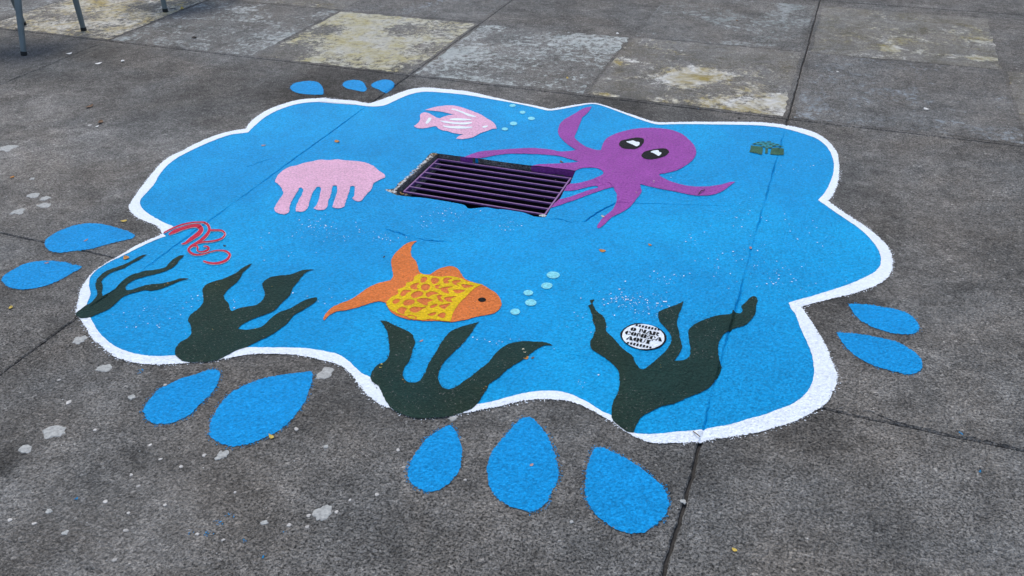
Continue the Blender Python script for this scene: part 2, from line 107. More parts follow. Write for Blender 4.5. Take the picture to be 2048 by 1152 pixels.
    'weed1': [(-2.1278, 1.5675, 1), (-2.137, 1.5785), (-2.1375, 1.5967), (-2.1402, 1.6206), (-2.1341, 1.6353), (-2.1382, 1.655), (-2.1465, 1.6778), (-2.167, 1.7011), (-2.1944, 1.7226), (-2.2198, 1.7544), (-2.228, 1.7792), (-2.2316, 1.8059), (-2.2227, 1.8326), (-2.2081, 1.8567), (-2.1973, 1.8822), (-2.1921, 1.9108), (-2.1844, 1.9407), (-2.1725, 1.9483, 1), (-2.1728, 1.9273), (-2.1723, 1.9127), (-2.1779, 1.8912), (-2.1825, 1.8655), (-2.185, 1.8479), (-2.199, 1.8265), (-2.2067, 1.8051), (-2.2065, 1.782), (-2.1964, 1.7534), (-2.1698, 1.7311), (-2.1483, 1.7032), (-2.1278, 1.6842, 1), (-2.1223, 1.7034), (-2.1215, 1.7344), (-2.1282, 1.7679), (-2.131, 1.7941), (-2.1292, 1.8155), (-2.1203, 1.8324), (-2.1099, 1.8477), (-2.1001, 1.8605), (-2.0786, 1.8702), (-2.0595, 1.8862), (-2.0488, 1.9018), (-2.055, 1.9236), (-2.0582, 1.9566), (-2.0535, 1.9805), (-2.0389, 1.9904, 1), (-2.0347, 1.972), (-2.0332, 1.9554), (-2.0248, 1.9267), (-2.0242, 1.9007), (-2.032, 1.8815), (-2.0442, 1.8609), (-2.0624, 1.8407), (-2.0775, 1.824), (-2.091, 1.8056), (-2.099, 1.7847), (-2.0996, 1.7687), (-2.093, 1.7531), (-2.0798, 1.74), (-2.0708, 1.7396), (-2.0591, 1.7493), (-2.048, 1.7664), (-2.0369, 1.7836), (-2.0189, 1.7965), (-1.995, 1.8092), (-1.9784, 1.8239), (-1.9632, 1.8405), (-1.9494, 1.8589), (-1.9209, 1.8664, 1), (-1.9399, 1.8471), (-1.9519, 1.8196), (-1.9627, 1.798), (-1.9779, 1.7751), (-1.9957, 1.7624), (-2.0193, 1.7565), (-2.037, 1.7372), (-2.0495, 1.7221), (-2.0568, 1.7045), (-2.0575, 1.6829), (-2.0517, 1.6513), (-2.0531, 1.6219), (-2.0644, 1.5976), (-2.0728, 1.5765), (-2.0882, 1.5632), (-2.103, 1.558)],
    'weed2': [(-1.7722, 2.0212, 1), (-1.769, 1.9858), (-1.7683, 1.9599), (-1.7555, 1.9258), (-1.7513, 1.8958), (-1.7517, 1.8647), (-1.7478, 1.8386), (-1.7415, 1.8198), (-1.7259, 1.8014), (-1.6952, 1.7828), (-1.6714, 1.7566), (-1.6597, 1.7522, 1), (-1.6504, 1.7724), (-1.6323, 1.7884), (-1.6085, 1.807), (-1.6036, 1.832), (-1.6128, 1.8642), (-1.6359, 1.8924), (-1.6583, 1.9154), (-1.6657, 1.9441), (-1.6593, 1.9684), (-1.6363, 1.9859), (-1.6053, 2.003), (-1.5844, 2.036), (-1.5632, 2.0511), (-1.5427, 2.0582, 1), (-1.5589, 2.0383), (-1.5612, 2.0117), (-1.5536, 1.9701), (-1.5494, 1.9344), (-1.5343, 1.8913), (-1.5347, 1.85), (-1.5321, 1.8077), (-1.5389, 1.7856), (-1.5586, 1.7564), (-1.5765, 1.7254), (-1.5843, 1.701), (-1.583, 1.6783, 1), (-1.556, 1.6814), (-1.5362, 1.6936), (-1.5195, 1.7154), (-1.5176, 1.7596), (-1.5111, 1.798), (-1.4924, 1.8243), (-1.4824, 1.8536), (-1.4738, 1.8798), (-1.458, 1.9011), (-1.444, 1.9107), (-1.4335, 1.8966), (-1.4365, 1.8666), (-1.4482, 1.8283), (-1.4569, 1.7973), (-1.4538, 1.749), (-1.4593, 1.7097), (-1.4717, 1.6714), (-1.4895, 1.6369), (-1.5029, 1.607), (-1.5231, 1.5775), (-1.5347, 1.5464), (-1.5464, 1.5254), (-1.5722, 1.5052), (-1.5987, 1.495), (-1.6264, 1.4863), (-1.6539, 1.4901), (-1.6829, 1.5043), (-1.7028, 1.5296), (-1.7102, 1.5599), (-1.7022, 1.5858), (-1.7102, 1.6118), (-1.7348, 1.6406), (-1.7638, 1.6631), (-1.7757, 1.6923), (-1.7726, 1.7216), (-1.7809, 1.759), (-1.8082, 1.7968), (-1.8356, 1.8297), (-1.8399, 1.8528), (-1.8314, 1.8776), (-1.812, 1.8988), (-1.799, 1.9236), (-1.7901, 1.9492), (-1.7887, 1.9856), (-1.7796, 2.012)],
    'weed3': [(-1.1825, 1.8636, 1), (-1.1623, 1.8667), (-1.1338, 1.8583), (-1.0982, 1.8489), (-1.066, 1.8385), (-1.0459, 1.8216), (-1.0271, 1.7969), (-1.0197, 1.7687), (-1.0083, 1.7325), (-1.0027, 1.7051), (-1.0025, 1.6762), (-0.9924, 1.6467), (-0.9771, 1.6288), (-0.9584, 1.6226), (-0.9425, 1.6281), (-0.9337, 1.6418), (-0.9336, 1.6673), (-0.9411, 1.7025), (-0.946, 1.7396), (-0.9462, 1.7742), (-0.9513, 1.813), (-0.9519, 1.857), (-0.9444, 1.8916), (-0.924, 1.9204), (-0.9031, 1.9413), (-0.8844, 1.9615, 1), (-0.8865, 1.9334), (-0.8851, 1.8989), (-0.8864, 1.8563), (-0.8914, 1.816), (-0.8982, 1.781), (-0.9039, 1.7445), (-0.9022, 1.7066), (-0.8931, 1.6722), (-0.8758, 1.6461), (-0.8554, 1.6316), (-0.8403, 1.6316), (-0.8264, 1.6477), (-0.8149, 1.6767), (-0.8014, 1.7091), (-0.7921, 1.7452), (-0.7808, 1.7779), (-0.7773, 1.8233), (-0.7674, 1.8619), (-0.7524, 1.8886), (-0.7279, 1.9074), (-0.694, 1.9182), (-0.6594, 1.9267), (-0.6407, 1.9265), (-0.6258, 1.919, 1), (-0.649, 1.9144), (-0.6622, 1.8986), (-0.6756, 1.8663), (-0.686, 1.8355), (-0.7008, 1.8011), (-0.7173, 1.7644), (-0.7266, 1.7261), (-0.7406, 1.6937), (-0.7399, 1.6625), (-0.7402, 1.6272), (-0.741, 1.6011), (-0.7502, 1.5745), (-0.7673, 1.5538), (-0.7834, 1.5378), (-0.8052, 1.5218), (-0.829, 1.5105), (-0.8555, 1.4987), (-0.8877, 1.4926), (-0.9215, 1.4952), (-0.9534, 1.5049), (-0.9851, 1.5279), (-1.0078, 1.5504), (-1.0343, 1.5768), (-1.0605, 1.5903), (-1.0769, 1.6077), (-1.0847, 1.6378), (-1.0818, 1.6652), (-1.0709, 1.6812), (-1.0709, 1.7057), (-1.0875, 1.745), (-1.1185, 1.7964), (-1.1408, 1.826), (-1.1629, 1.8482)],
    'weed4': [(-0.591, 2.1878, 1), (-0.5781, 2.1962), (-0.5766, 2.1731), (-0.552, 2.1354), (-0.5249, 2.1147), (-0.5069, 2.0804), (-0.4942, 2.0417), (-0.4695, 2.0186), (-0.4409, 1.9873), (-0.4155, 1.966), (-0.392, 1.951), (-0.3749, 1.9213), (-0.3563, 1.9005), (-0.3434, 1.9025), (-0.3296, 1.934), (-0.3126, 1.9788), (-0.3011, 2.0159), (-0.2986, 2.0506), (-0.3021, 2.0769), (-0.3158, 2.1038), (-0.3373, 2.1285), (-0.3554, 2.1513), (-0.3665, 2.1809), (-0.3622, 2.205), (-0.3427, 2.2308), (-0.3222, 2.2534), (-0.3062, 2.2784, 1), (-0.3037, 2.2444), (-0.3048, 2.1985), (-0.3003, 2.1558), (-0.2852, 2.1109), (-0.2736, 2.0731), (-0.2618, 2.0431), (-0.2622, 2.0162), (-0.2663, 1.9885), (-0.27, 1.969, 1), (-0.2471, 1.9789), (-0.2352, 1.9961), (-0.234, 2.0261), (-0.2473, 2.0754), (-0.2595, 2.1269), (-0.2509, 2.1621), (-0.2288, 2.1953), (-0.2018, 2.2268), (-0.1729, 2.248), (-0.1506, 2.261), (-0.1478, 2.2831), (-0.1279, 2.2711), (-0.1203, 2.2888), (-0.1258, 2.3136), (-0.1171, 2.3398), (-0.1055, 2.3753), (-0.0921, 2.3839), (-0.0829, 2.3595), (-0.0821, 2.3211), (-0.0794, 2.2842), (-0.0887, 2.2476), (-0.1, 2.2146), (-0.1244, 2.1917), (-0.1476, 2.1623), (-0.1561, 2.1418), (-0.162, 2.1051), (-0.1604, 2.0718), (-0.1485, 2.0167), (-0.1376, 1.9885), (-0.1363, 1.9576), (-0.142, 1.9249), (-0.156, 1.878), (-0.1776, 1.8469), (-0.2044, 1.8171), (-0.2332, 1.7813), (-0.2582, 1.764), (-0.2863, 1.729), (-0.3046, 1.7005), (-0.3084, 1.6721), (-0.3098, 1.6346, 1), (-0.3265, 1.6313), (-0.3515, 1.6462), (-0.3743, 1.665), (-0.3861, 1.6992), (-0.3918, 1.7367), (-0.3898, 1.778), (-0.3946, 1.8179), (-0.4114, 1.8673), (-0.4358, 1.8936), (-0.4698, 1.9172), (-0.5129, 1.9419), (-0.5263, 1.9712), (-0.5272, 2.0125), (-0.5316, 2.0465), (-0.548, 2.0771), (-0.5636, 2.1163), (-0.5823, 2.1479), (-0.5878, 2.1576), (-0.5808, 2.1678)],
    'disc': [(-0.4518, 2.0426), (-0.4511, 2.0614), (-0.4439, 2.0837), (-0.4322, 2.1021), (-0.4176, 2.1133), (-0.4, 2.1171), (-0.3808, 2.118), (-0.3596, 2.1149), (-0.3404, 2.1056), (-0.3245, 2.0906), (-0.3151, 2.0718), (-0.3137, 2.0505), (-0.3185, 2.0291), (-0.3281, 2.0115), (-0.3425, 1.9977), (-0.3583, 1.9895), (-0.3765, 1.9876), (-0.3956, 1.9888), (-0.4139, 1.9949), (-0.4309, 2.0078), (-0.4444, 2.0231)],
    'drop0': [(-2.635, 3.581), (-2.6474, 3.6168), (-2.6467, 3.6523), (-2.6286, 3.6733), (-2.6027, 3.6947), (-2.5715, 3.7015), (-2.5348, 3.6928), (-2.4953, 3.6601), (-2.4579, 3.6177), (-2.4209, 3.5619), (-2.4144, 3.5402, 1), (-2.4428, 3.5311), (-2.4832, 3.523), (-2.5262, 3.5187), (-2.5707, 3.5284), (-2.6107, 3.5544)],
    'drop1': [(-2.3893, 3.6988), (-2.4009, 3.7353), (-2.3952, 3.7655), (-2.3707, 3.7835), (-2.333, 3.7852), (-2.2952, 3.7587), (-2.262, 3.7193), (-2.2371, 3.688), (-2.2275, 3.6571), (-2.2343, 3.6425), (-2.2656, 3.645), (-2.3035, 3.6522), (-2.3417, 3.6596), (-2.3706, 3.6799)],
    'drop2': [(-2.2423, 3.7454), (-2.2457, 3.7794), (-2.2369, 3.8126), (-2.2188, 3.8357), (-2.1917, 3.8422), (-2.1552, 3.8232), (-2.1293, 3.7913), (-2.1109, 3.7379), (-2.1073, 3.6954), (-2.1073, 3.6639, 1), (-2.1302, 3.669), (-2.1699, 3.6948), (-2.2088, 3.7116), (-2.2276, 3.7253)],
    'drop3': [(-2.5945, 1.8909), (-2.6107, 1.9138), (-2.6166, 1.9407), (-2.6161, 1.9761), (-2.6058, 2.0094), (-2.5848, 2.0436), (-2.5444, 2.0695), (-2.4914, 2.0783), (-2.4358, 2.076), (-2.3767, 2.0691), (-2.3365, 2.0592), (-2.3135, 2.0495, 1), (-2.3063, 2.0288), (-2.3322, 2.0), (-2.3651, 1.9606), (-2.3955, 1.9195), (-2.4245, 1.8959), (-2.4574, 1.8764), (-2.4901, 1.8571), (-2.5221, 1.8544), (-2.5543, 1.8654)],
    'drop4': [(-2.5409, 1.6502), (-2.5548, 1.6753), (-2.5564, 1.7052), (-2.552, 1.7427), (-2.5347, 1.7722), (-2.5052, 1.7902), (-2.4665, 1.8061), (-2.418, 1.8121), (-2.3761, 1.8108), (-2.3378, 1.8109, 1), (-2.3317, 1.7925), (-2.3368, 1.7704), (-2.3406, 1.7339), (-2.3481, 1.7018), (-2.3651, 1.6668), (-2.3934, 1.6402), (-2.4295, 1.6245), (-2.4735, 1.6222), (-2.5077, 1.6322)],
    'drop5': [(-1.6043, 1.2746), (-1.6164, 1.3005), (-1.6214, 1.3383), (-1.6251, 1.3549), (-1.6107, 1.3873), (-1.5933, 1.4212), (-1.567, 1.4492), (-1.546, 1.4757), (-1.527, 1.4871), (-1.5118, 1.4853), (-1.4941, 1.4654), (-1.4796, 1.438), (-1.4713, 1.4091), (-1.4683, 1.3746), (-1.4706, 1.3433), (-1.4676, 1.3102), (-1.475, 1.2825), (-1.4912, 1.2583), (-1.513, 1.2452), (-1.5429, 1.2379), (-1.577, 1.2506)],
    'drop6': [(-1.376, 1.2607), (-1.3941, 1.2906), (-1.4088, 1.331), (-1.4187, 1.3659), (-1.4185, 1.4009), (-1.4103, 1.4396), (-1.3887, 1.4746), (-1.3614, 1.5074), (-1.3274, 1.531), (-1.2919, 1.5529), (-1.2501, 1.5756, 1), (-1.227, 1.536), (-1.2107, 1.4919), (-1.1966, 1.4443), (-1.193, 1.3947), (-1.1939, 1.3533), (-1.2051, 1.3193), (-1.2203, 1.2922), (-1.2413, 1.2654), (-1.2629, 1.2443), (-1.292, 1.2339), (-1.3279, 1.2365), (-1.3592, 1.2469)],
    'drop7': [(-0.8094, 1.311), (-0.8135, 1.3346), (-0.8171, 1.3692), (-0.8179, 1.4111), (-0.8086, 1.4496), (-0.7945, 1.4795), (-0.7787, 1.5019, 1), (-0.7601, 1.4917), (-0.7352, 1.462), (-0.7106, 1.428), (-0.6966, 1.3915), (-0.6878, 1.3543), (-0.6908, 1.319), (-0.7028, 1.2883), (-0.7261, 1.2672), (-0.7515, 1.2662), (-0.7785, 1.2756), (-0.7973, 1.2906)],
    'drop8': [(-0.6251, 1.3866), (-0.6327, 1.4193), (-0.6341, 1.4604), (-0.6254, 1.5064), (-0.6179, 1.5477), (-0.6059, 1.5887), (-0.5934, 1.5977), (-0.5781, 1.5985), (-0.5477, 1.5781), (-0.5188, 1.5497), (-0.4958, 1.5148), (-0.4736, 1.4811), (-0.4568, 1.4466), (-0.4469, 1.4109), (-0.4451, 1.3733), (-0.4478, 1.3398), (-0.4596, 1.3039), (-0.4759, 1.2913), (-0.4994, 1.2896), (-0.5316, 1.2916), (-0.5689, 1.3057), (-0.5995, 1.3371)],
    'drop9': [(-0.3892, 1.5517, 1), (-0.3682, 1.5549), (-0.3255, 1.544), (-0.2782, 1.5252), (-0.2342, 1.5013), (-0.1979, 1.4758), (-0.178, 1.4456), (-0.171, 1.4207), (-0.1725, 1.389), (-0.1822, 1.3594), (-0.2035, 1.3261), (-0.232, 1.3109), (-0.2633, 1.3068), (-0.2988, 1.3175), (-0.3404, 1.3466), (-0.3636, 1.3792), (-0.3778, 1.4211), (-0.3877, 1.4662), (-0.3917, 1.5102)],
    'drop10': [(0.1916, 2.4403, 1), (0.2368, 2.4533), (0.2933, 2.4582), (0.3449, 2.4548), (0.3786, 2.4331), (0.3948, 2.3977), (0.3977, 2.3747), (0.3857, 2.3428), (0.3568, 2.3249), (0.3115, 2.3209), (0.2613, 2.3352), (0.2267, 2.3597), (0.2037, 2.4017)],
    'drop11': [(0.1644, 2.2681, 1), (0.2001, 2.2782), (0.2458, 2.2839), (0.3036, 2.2831), (0.3403, 2.2768), (0.3723, 2.2541), (0.3957, 2.2255), (0.4029, 2.1956), (0.4003, 2.163), (0.3864, 2.1407), (0.3593, 2.1264), (0.3207, 2.1281), (0.2736, 2.1361), (0.2249, 2.1658), (0.1908, 2.2057)],
    'hole': [(-1.544, 3.0692, 1), (-1.4843, 3.0703), (-1.423, 3.072), (-1.3547, 3.0779), (-1.2289, 3.0769), (-1.1058, 3.0827), (-0.9998, 3.0931), (-0.9179, 3.0883, 1), (-0.9124, 3.032), (-0.9053, 2.9714), (-0.9074, 2.9003), (-0.9037, 2.823), (-0.9106, 2.7519), (-0.9086, 2.6896, 1), (-0.9098, 2.6729), (-0.9516, 2.6659), (-0.969, 2.6726), (-1.0103, 2.6819), (-1.0813, 2.6814), (-1.1083, 2.6754), (-1.1537, 2.6743), (-1.2103, 2.6445), (-1.2381, 2.6634), (-1.2607, 2.669), (-1.2879, 2.67), (-1.4047, 2.6697), (-1.4813, 2.6599), (-1.5342, 2.6628, 1), (-1.5506, 2.686), (-1.553, 2.7927), (-1.5521, 2.9007), (-1.5483, 2.9898)],
    'painthole': [(-1.5447, 3.0707, 1), (-1.4849, 3.0717), (-1.4237, 3.0734), (-1.3553, 3.0793), (-1.2294, 3.0783), (-1.1063, 3.0841), (-1.0003, 3.0945), (-0.918, 3.0898, 1), (-0.9118, 3.0322), (-0.9047, 2.9716), (-0.9068, 2.9005), (-0.9031, 2.8232), (-0.9098, 2.7513), (-0.9079, 2.6886, 1), (-0.9094, 2.6718), (-0.9512, 2.6648), (-0.9686, 2.6715), (-1.0099, 2.6807), (-1.0809, 2.6803), (-1.1078, 2.6742), (-1.1532, 2.6732), (-1.2098, 2.6433), (-1.2377, 2.6622), (-1.2602, 2.6678), (-1.2874, 2.6688), (-1.4041, 2.6685), (-1.4807, 2.6587), (-1.5301, 2.6549, 1), (-1.5592, 2.665), (-1.5999, 2.6845, 1), (-1.5684, 2.7072), (-1.5741, 2.7628), (-1.5582, 2.8394), (-1.5623, 2.9169), (-1.5683, 2.9832), (-1.5743, 3.0543), (-1.5686, 3.07)],
    'gleft': [(-0.2626, 3.575, 1), (-0.2154, 3.5773, 1), (-0.2095, 3.5596), (-0.2051, 3.4967, 1), (-0.2112, 3.4915), (-0.2247, 3.4998), (-0.2424, 3.502), (-0.2602, 3.5041, 1), (-0.2592, 3.5303)],
    'gstem': [(-0.1996, 3.5711, 1), (-0.1894, 3.5695, 1), (-0.1841, 3.5132, 1), (-0.1948, 3.5097, 1)],
    'gright': [(-0.1742, 3.568, 1), (-0.1609, 3.5838), (-0.1404, 3.5905), (-0.1232, 3.5815, 1), (-0.117, 3.5195, 1), (-0.1336, 3.514), (-0.1529, 3.5108), (-0.1735, 3.5072, 1)],
    'gcrown': [(-0.258, 3.5932), (-0.2433, 3.6181), (-0.2271, 3.6318), (-0.2085, 3.6362), (-0.1901, 3.6422), (-0.1764, 3.6333), (-0.157, 3.6296), (-0.1386, 3.6224), (-0.1255, 3.6036, 1), (-0.1418, 3.6048), (-0.1607, 3.6052), (-0.1697, 3.5956), (-0.1764, 3.577), (-0.1891, 3.567), (-0.201, 3.5722), (-0.2134, 3.5813), (-0.225, 3.594), (-0.2401, 3.5924)],
    'bubble_a0': [(-1.4121, 3.7008), (-1.411, 3.6917), (-1.4143, 3.6837), (-1.4212, 3.679), (-1.4297, 3.6787), (-1.4377, 3.6831), (-1.443, 3.6909), (-1.4442, 3.7), (-1.4409, 3.7081), (-1.434, 3.7129), (-1.4254, 3.7131), (-1.4173, 3.7087)],
    'bubble_a1': [(-1.3376, 3.6333), (-1.3361, 3.6237), (-1.3386, 3.6156), (-1.3443, 3.611), (-1.3518, 3.6113), (-1.359, 3.6163), (-1.3641, 3.6247), (-1.3657, 3.6343), (-1.3633, 3.6426), (-1.3575, 3.6471), (-1.35, 3.6468), (-1.3427, 3.6418)],
    'bubble_a2': [(-1.2689, 3.5742), (-1.2675, 3.5636), (-1.2706, 3.5545), (-1.2774, 3.5494), (-1.2861, 3.5495), (-1.2943, 3.5549), (-1.3, 3.5642), (-1.3015, 3.5748), (-1.2984, 3.584), (-1.2916, 3.5892), (-1.2828, 3.589), (-1.2745, 3.5835)],
    'bubble_a3': [(-1.3278, 3.4901), (-1.3259, 3.4786), (-1.3288, 3.4689), (-1.3357, 3.4634), (-1.3447, 3.4637), (-1.3535, 3.4697), (-1.3598, 3.4798), (-1.3617, 3.4913), (-1.3589, 3.5012), (-1.352, 3.5067), (-1.3429, 3.5064), (-1.334, 3.5003)],
    'bubble_a4': [(-1.3447, 3.4162), (-1.3435, 3.4073), (-1.3462, 3.3996), (-1.3523, 3.3952), (-1.3601, 3.3951), (-1.3676, 3.3995), (-1.3726, 3.4071), (-1.374, 3.416), (-1.3712, 3.4237), (-1.3651, 3.4282), (-1.3572, 3.4282), (-1.3498, 3.4238)],
    'bubble_b0': [(-0.7294, 2.3005), (-0.7289, 2.2894), (-0.7343, 2.2793), (-0.7441, 2.2729), (-0.7557, 2.2719), (-0.7661, 2.2766), (-0.7724, 2.2858), (-0.773, 2.2969), (-0.7676, 2.3072), (-0.7577, 2.3137), (-0.7459, 2.3146), (-0.7356, 2.3098)],
    'bubble_b1': [(-0.7323, 2.2296), (-0.7316, 2.2197), (-0.7359, 2.2109), (-0.7438, 2.2054), (-0.7534, 2.2048), (-0.7621, 2.2092), (-0.7676, 2.2174), (-0.7684, 2.2273), (-0.7642, 2.2362), (-0.7562, 2.2418), (-0.7464, 2.2424), (-0.7377, 2.2379)],
    'bubble_b2': [(-0.7789, 2.1688), (-0.7783, 2.1607), (-0.7819, 2.1534), (-0.7887, 2.1488), (-0.797, 2.1481), (-0.8045, 2.1516), (-0.8092, 2.1584), (-0.8099, 2.1665), (-0.8063, 2.1739), (-0.7994, 2.1786), (-0.7911, 2.1792), (-0.7836, 2.1756)],
    'bubble_b3': [(-0.7499, 2.119), (-0.7491, 2.1094), (-0.7531, 2.1008), (-0.7608, 2.0955), (-0.7701, 2.0949), (-0.7787, 2.0991), (-0.7842, 2.1071), (-0.7851, 2.1168), (-0.7812, 2.1255), (-0.7734, 2.1308), (-0.7639, 2.1314), (-0.7553, 2.1271)],
    'bubble_b4': [(-0.7825, 2.0534), (-0.7815, 2.0448), (-0.7847, 2.0372), (-0.7913, 2.0326), (-0.7994, 2.0321), (-0.8069, 2.036), (-0.8119, 2.0432), (-0.8129, 2.0518), (-0.8097, 2.0594), (-0.8031, 2.0641), (-0.7949, 2.0646), (-0.7874, 2.0606)],
    'eye3': [(-0.9094, 2.0794), (-0.9087, 2.0729), (-0.9115, 2.0671), (-0.917, 2.0634), (-0.9238, 2.0628), (-0.9302, 2.0655), (-0.9342, 2.0708), (-0.935, 2.0772), (-0.9323, 2.0831), (-0.9267, 2.0868), (-0.9198, 2.0874), (-0.9135, 2.0847)],
    'gfleck0': [(-0.2423, 3.6), (-0.244, 3.5957), (-0.249, 3.5925), (-0.2543, 3.5923), (-0.257, 3.5952), (-0.2553, 3.5995), (-0.2503, 3.6027), (-0.2449, 3.6029)],
    'gfleck1': [(-0.23, 3.619), (-0.2315, 3.6148), (-0.2361, 3.6117), (-0.2411, 3.6116), (-0.2435, 3.6146), (-0.242, 3.6189), (-0.2374, 3.622), (-0.2324, 3.6221)],
    'gfleck2': [(-0.2092, 3.6309), (-0.2109, 3.627), (-0.216, 3.624), (-0.2213, 3.6236), (-0.2239, 3.6261), (-0.2221, 3.63), (-0.2171, 3.633), (-0.2117, 3.6334)],
    'gfleck3': [(-0.1823, 3.6407), (-0.1848, 3.6366), (-0.1916, 3.633), (-0.1987, 3.632), (-0.2019, 3.6343), (-0.1994, 3.6385), (-0.1926, 3.6421), (-0.1855, 3.643)],
    'gfleck4': [(-0.2165, 3.6018), (-0.218, 3.5971), (-0.2225, 3.5938), (-0.2274, 3.594), (-0.2299, 3.5974), (-0.2284, 3.6021), (-0.2239, 3.6053), (-0.2189, 3.6052)],
    'gfleck5': [(-0.1983, 3.6144), (-0.1996, 3.6097), (-0.2038, 3.6066), (-0.2083, 3.6069), (-0.2105, 3.6104), (-0.2092, 3.6151), (-0.2051, 3.6182), (-0.2006, 3.6179)],
    'gfleck6': [(-0.1769, 3.6148), (-0.1782, 3.6101), (-0.1823, 3.607), (-0.1868, 3.6073), (-0.1891, 3.6108), (-0.1877, 3.6155), (-0.1836, 3.6186), (-0.1791, 3.6183)],
    'gfleck7': [(-0.1489, 3.624), (-0.1507, 3.6201), (-0.1557, 3.6171), (-0.161, 3.6167), (-0.1635, 3.6192), (-0.1617, 3.6231), (-0.1567, 3.6261), (-0.1513, 3.6265)],
    'gfleck8': [(-0.1581, 3.6044), (-0.1602, 3.5995), (-0.166, 3.5959), (-0.1722, 3.5956), (-0.1751, 3.5988), (-0.1731, 3.6037), (-0.1672, 3.6074), (-0.161, 3.6076)],
    'gfleck9': [(-0.1678, 3.6301), (-0.1691, 3.6268), (-0.1729, 3.6244), (-0.1769, 3.6243), (-0.1788, 3.6265), (-0.1775, 3.6297), (-0.1737, 3.6321), (-0.1697, 3.6323)],
    'gfleck10': [(-0.2035, 3.5829), (-0.2049, 3.5792), (-0.209, 3.5765), (-0.2135, 3.5764), (-0.2156, 3.5789), (-0.2142, 3.5826), (-0.2101, 3.5854), (-0.2056, 3.5855)],
    'gfleck11': [(-0.1706, 3.5806), (-0.173, 3.5766), (-0.1797, 3.573), (-0.1867, 3.5721), (-0.1899, 3.5742), (-0.1874, 3.5783), (-0.1807, 3.5818), (-0.1737, 3.5828)],
    'gfleck12': [(-0.1907, 3.5921), (-0.1921, 3.5883), (-0.1962, 3.5856), (-0.2007, 3.5855), (-0.2028, 3.5881), (-0.2014, 3.5918), (-0.1973, 3.5945), (-0.1928, 3.5946)],
    'gfleck13': [(-0.1337, 3.6108), (-0.1352, 3.6075), (-0.1394, 3.605), (-0.1438, 3.6047), (-0.1458, 3.6068), (-0.1443, 3.6101), (-0.1401, 3.6126), (-0.1357, 3.6129)],
    'red0': [(-2.2155, 2.0939, 1), (-2.2076, 2.127), (-2.1923, 2.1636), (-2.1678, 2.1892), (-2.1425, 2.2026), (-2.1193, 2.2062), (-2.0994, 2.1948), (-2.0791, 2.1753), (-2.0678, 2.1542), (-2.0608, 2.1256), (-2.0585, 2.0968), (-2.0607, 2.0715), (-2.0624, 2.0462), (-2.0515, 2.0219), (-2.0269, 2.0045), (-2.0049, 1.9988), (-1.987, 2.0036), (-1.9717, 2.0172), (-1.9605, 2.0358), (-1.9464, 2.0504), (-1.9259, 2.0562), (-1.9044, 2.0522), (-1.8874, 2.0413), (-1.8825, 2.0309), (-1.8802, 2.0119), (-1.8888, 1.9941), (-1.9042, 1.983), (-1.9254, 1.9792), (-1.9501, 1.9809, 1), (-1.9462, 1.9736, 1), (-1.9187, 1.9682), (-1.8953, 1.9714), (-1.8777, 1.9826), (-1.8673, 2.0018), (-1.8701, 2.0256), (-1.8831, 2.0486), (-1.9084, 2.0632), (-1.9312, 2.0642), (-1.9513, 2.0562), (-1.9656, 2.0409), (-1.9775, 2.0231), (-1.9937, 2.0117), (-2.0116, 2.01), (-2.0299, 2.0162), (-2.044, 2.0258), (-2.0476, 2.0373), (-2.0457, 2.0603), (-2.0415, 2.0847), (-2.0429, 2.115), (-2.0519, 2.1483), (-2.07, 2.1795), (-2.0995, 2.2065), (-2.126, 2.2178), (-2.1499, 2.2119), (-2.176, 2.1982), (-2.201, 2.1719), (-2.2165, 2.1346), (-2.2235, 2.1002, 1)],
    'redw0': [(-2.2138, 2.0926, 1), (-2.2059, 2.1256), (-2.1906, 2.162), (-2.1663, 2.1875), (-2.1411, 2.2008), (-2.1183, 2.2044), (-2.0994, 2.1934), (-2.0801, 2.1749), (-2.0693, 2.1548), (-2.0625, 2.1266), (-2.0601, 2.098), (-2.0623, 2.0727), (-2.064, 2.0472), (-2.0523, 2.0215), (-2.0265, 2.0031), (-2.004, 1.9972), (-1.9858, 2.002), (-1.9703, 2.0157), (-1.9591, 2.0344), (-1.9451, 2.0488), (-1.9249, 2.0545), (-1.9038, 2.0507), (-1.8879, 2.0405), (-1.8839, 2.0315), (-1.8817, 2.0131), (-1.8901, 1.9956), (-1.9054, 1.9846), (-1.9264, 1.9808), (-1.951, 1.9824, 1), (-1.9453, 1.972, 1), (-1.9177, 1.9667), (-1.8941, 1.9699), (-1.8764, 1.9812), (-1.8659, 2.0006), (-1.8687, 2.025), (-1.8826, 2.0495), (-1.909, 2.0647), (-1.9323, 2.0659), (-1.9526, 2.0577), (-1.967, 2.0423), (-1.9789, 2.0246), (-1.995, 2.0133), (-2.0126, 2.0116), (-2.0302, 2.0176), (-2.0431, 2.0262), (-2.046, 2.0363), (-2.0441, 2.0591), (-2.0399, 2.0836), (-2.0413, 2.114), (-2.0504, 2.1478), (-2.069, 2.1799), (-2.0996, 2.2078), (-2.127, 2.2196), (-2.1513, 2.2137), (-2.1775, 2.1999), (-2.2026, 2.1734), (-2.2182, 2.136), (-2.2252, 2.1016, 1)],
    'red1': [(-2.188, 2.0883, 1), (-2.176, 2.1084), (-2.1656, 2.1344), (-2.1498, 2.1566), (-2.1345, 2.1694), (-2.1168, 2.1677), (-2.1097, 2.1612), (-2.1031, 2.1426), (-2.101, 2.1158), (-2.1007, 2.0897), (-2.0969, 2.0634), (-2.1025, 2.0526, 1), (-2.0973, 2.0473, 1), (-2.0857, 2.0542), (-2.0815, 2.0759), (-2.078, 2.0992), (-2.0764, 2.1273), (-2.0911, 2.1635), (-2.1264, 2.1931), (-2.1509, 2.1899), (-2.1683, 2.1757), (-2.1848, 2.1523), (-2.1975, 2.1267), (-2.1979, 2.0962, 1)],
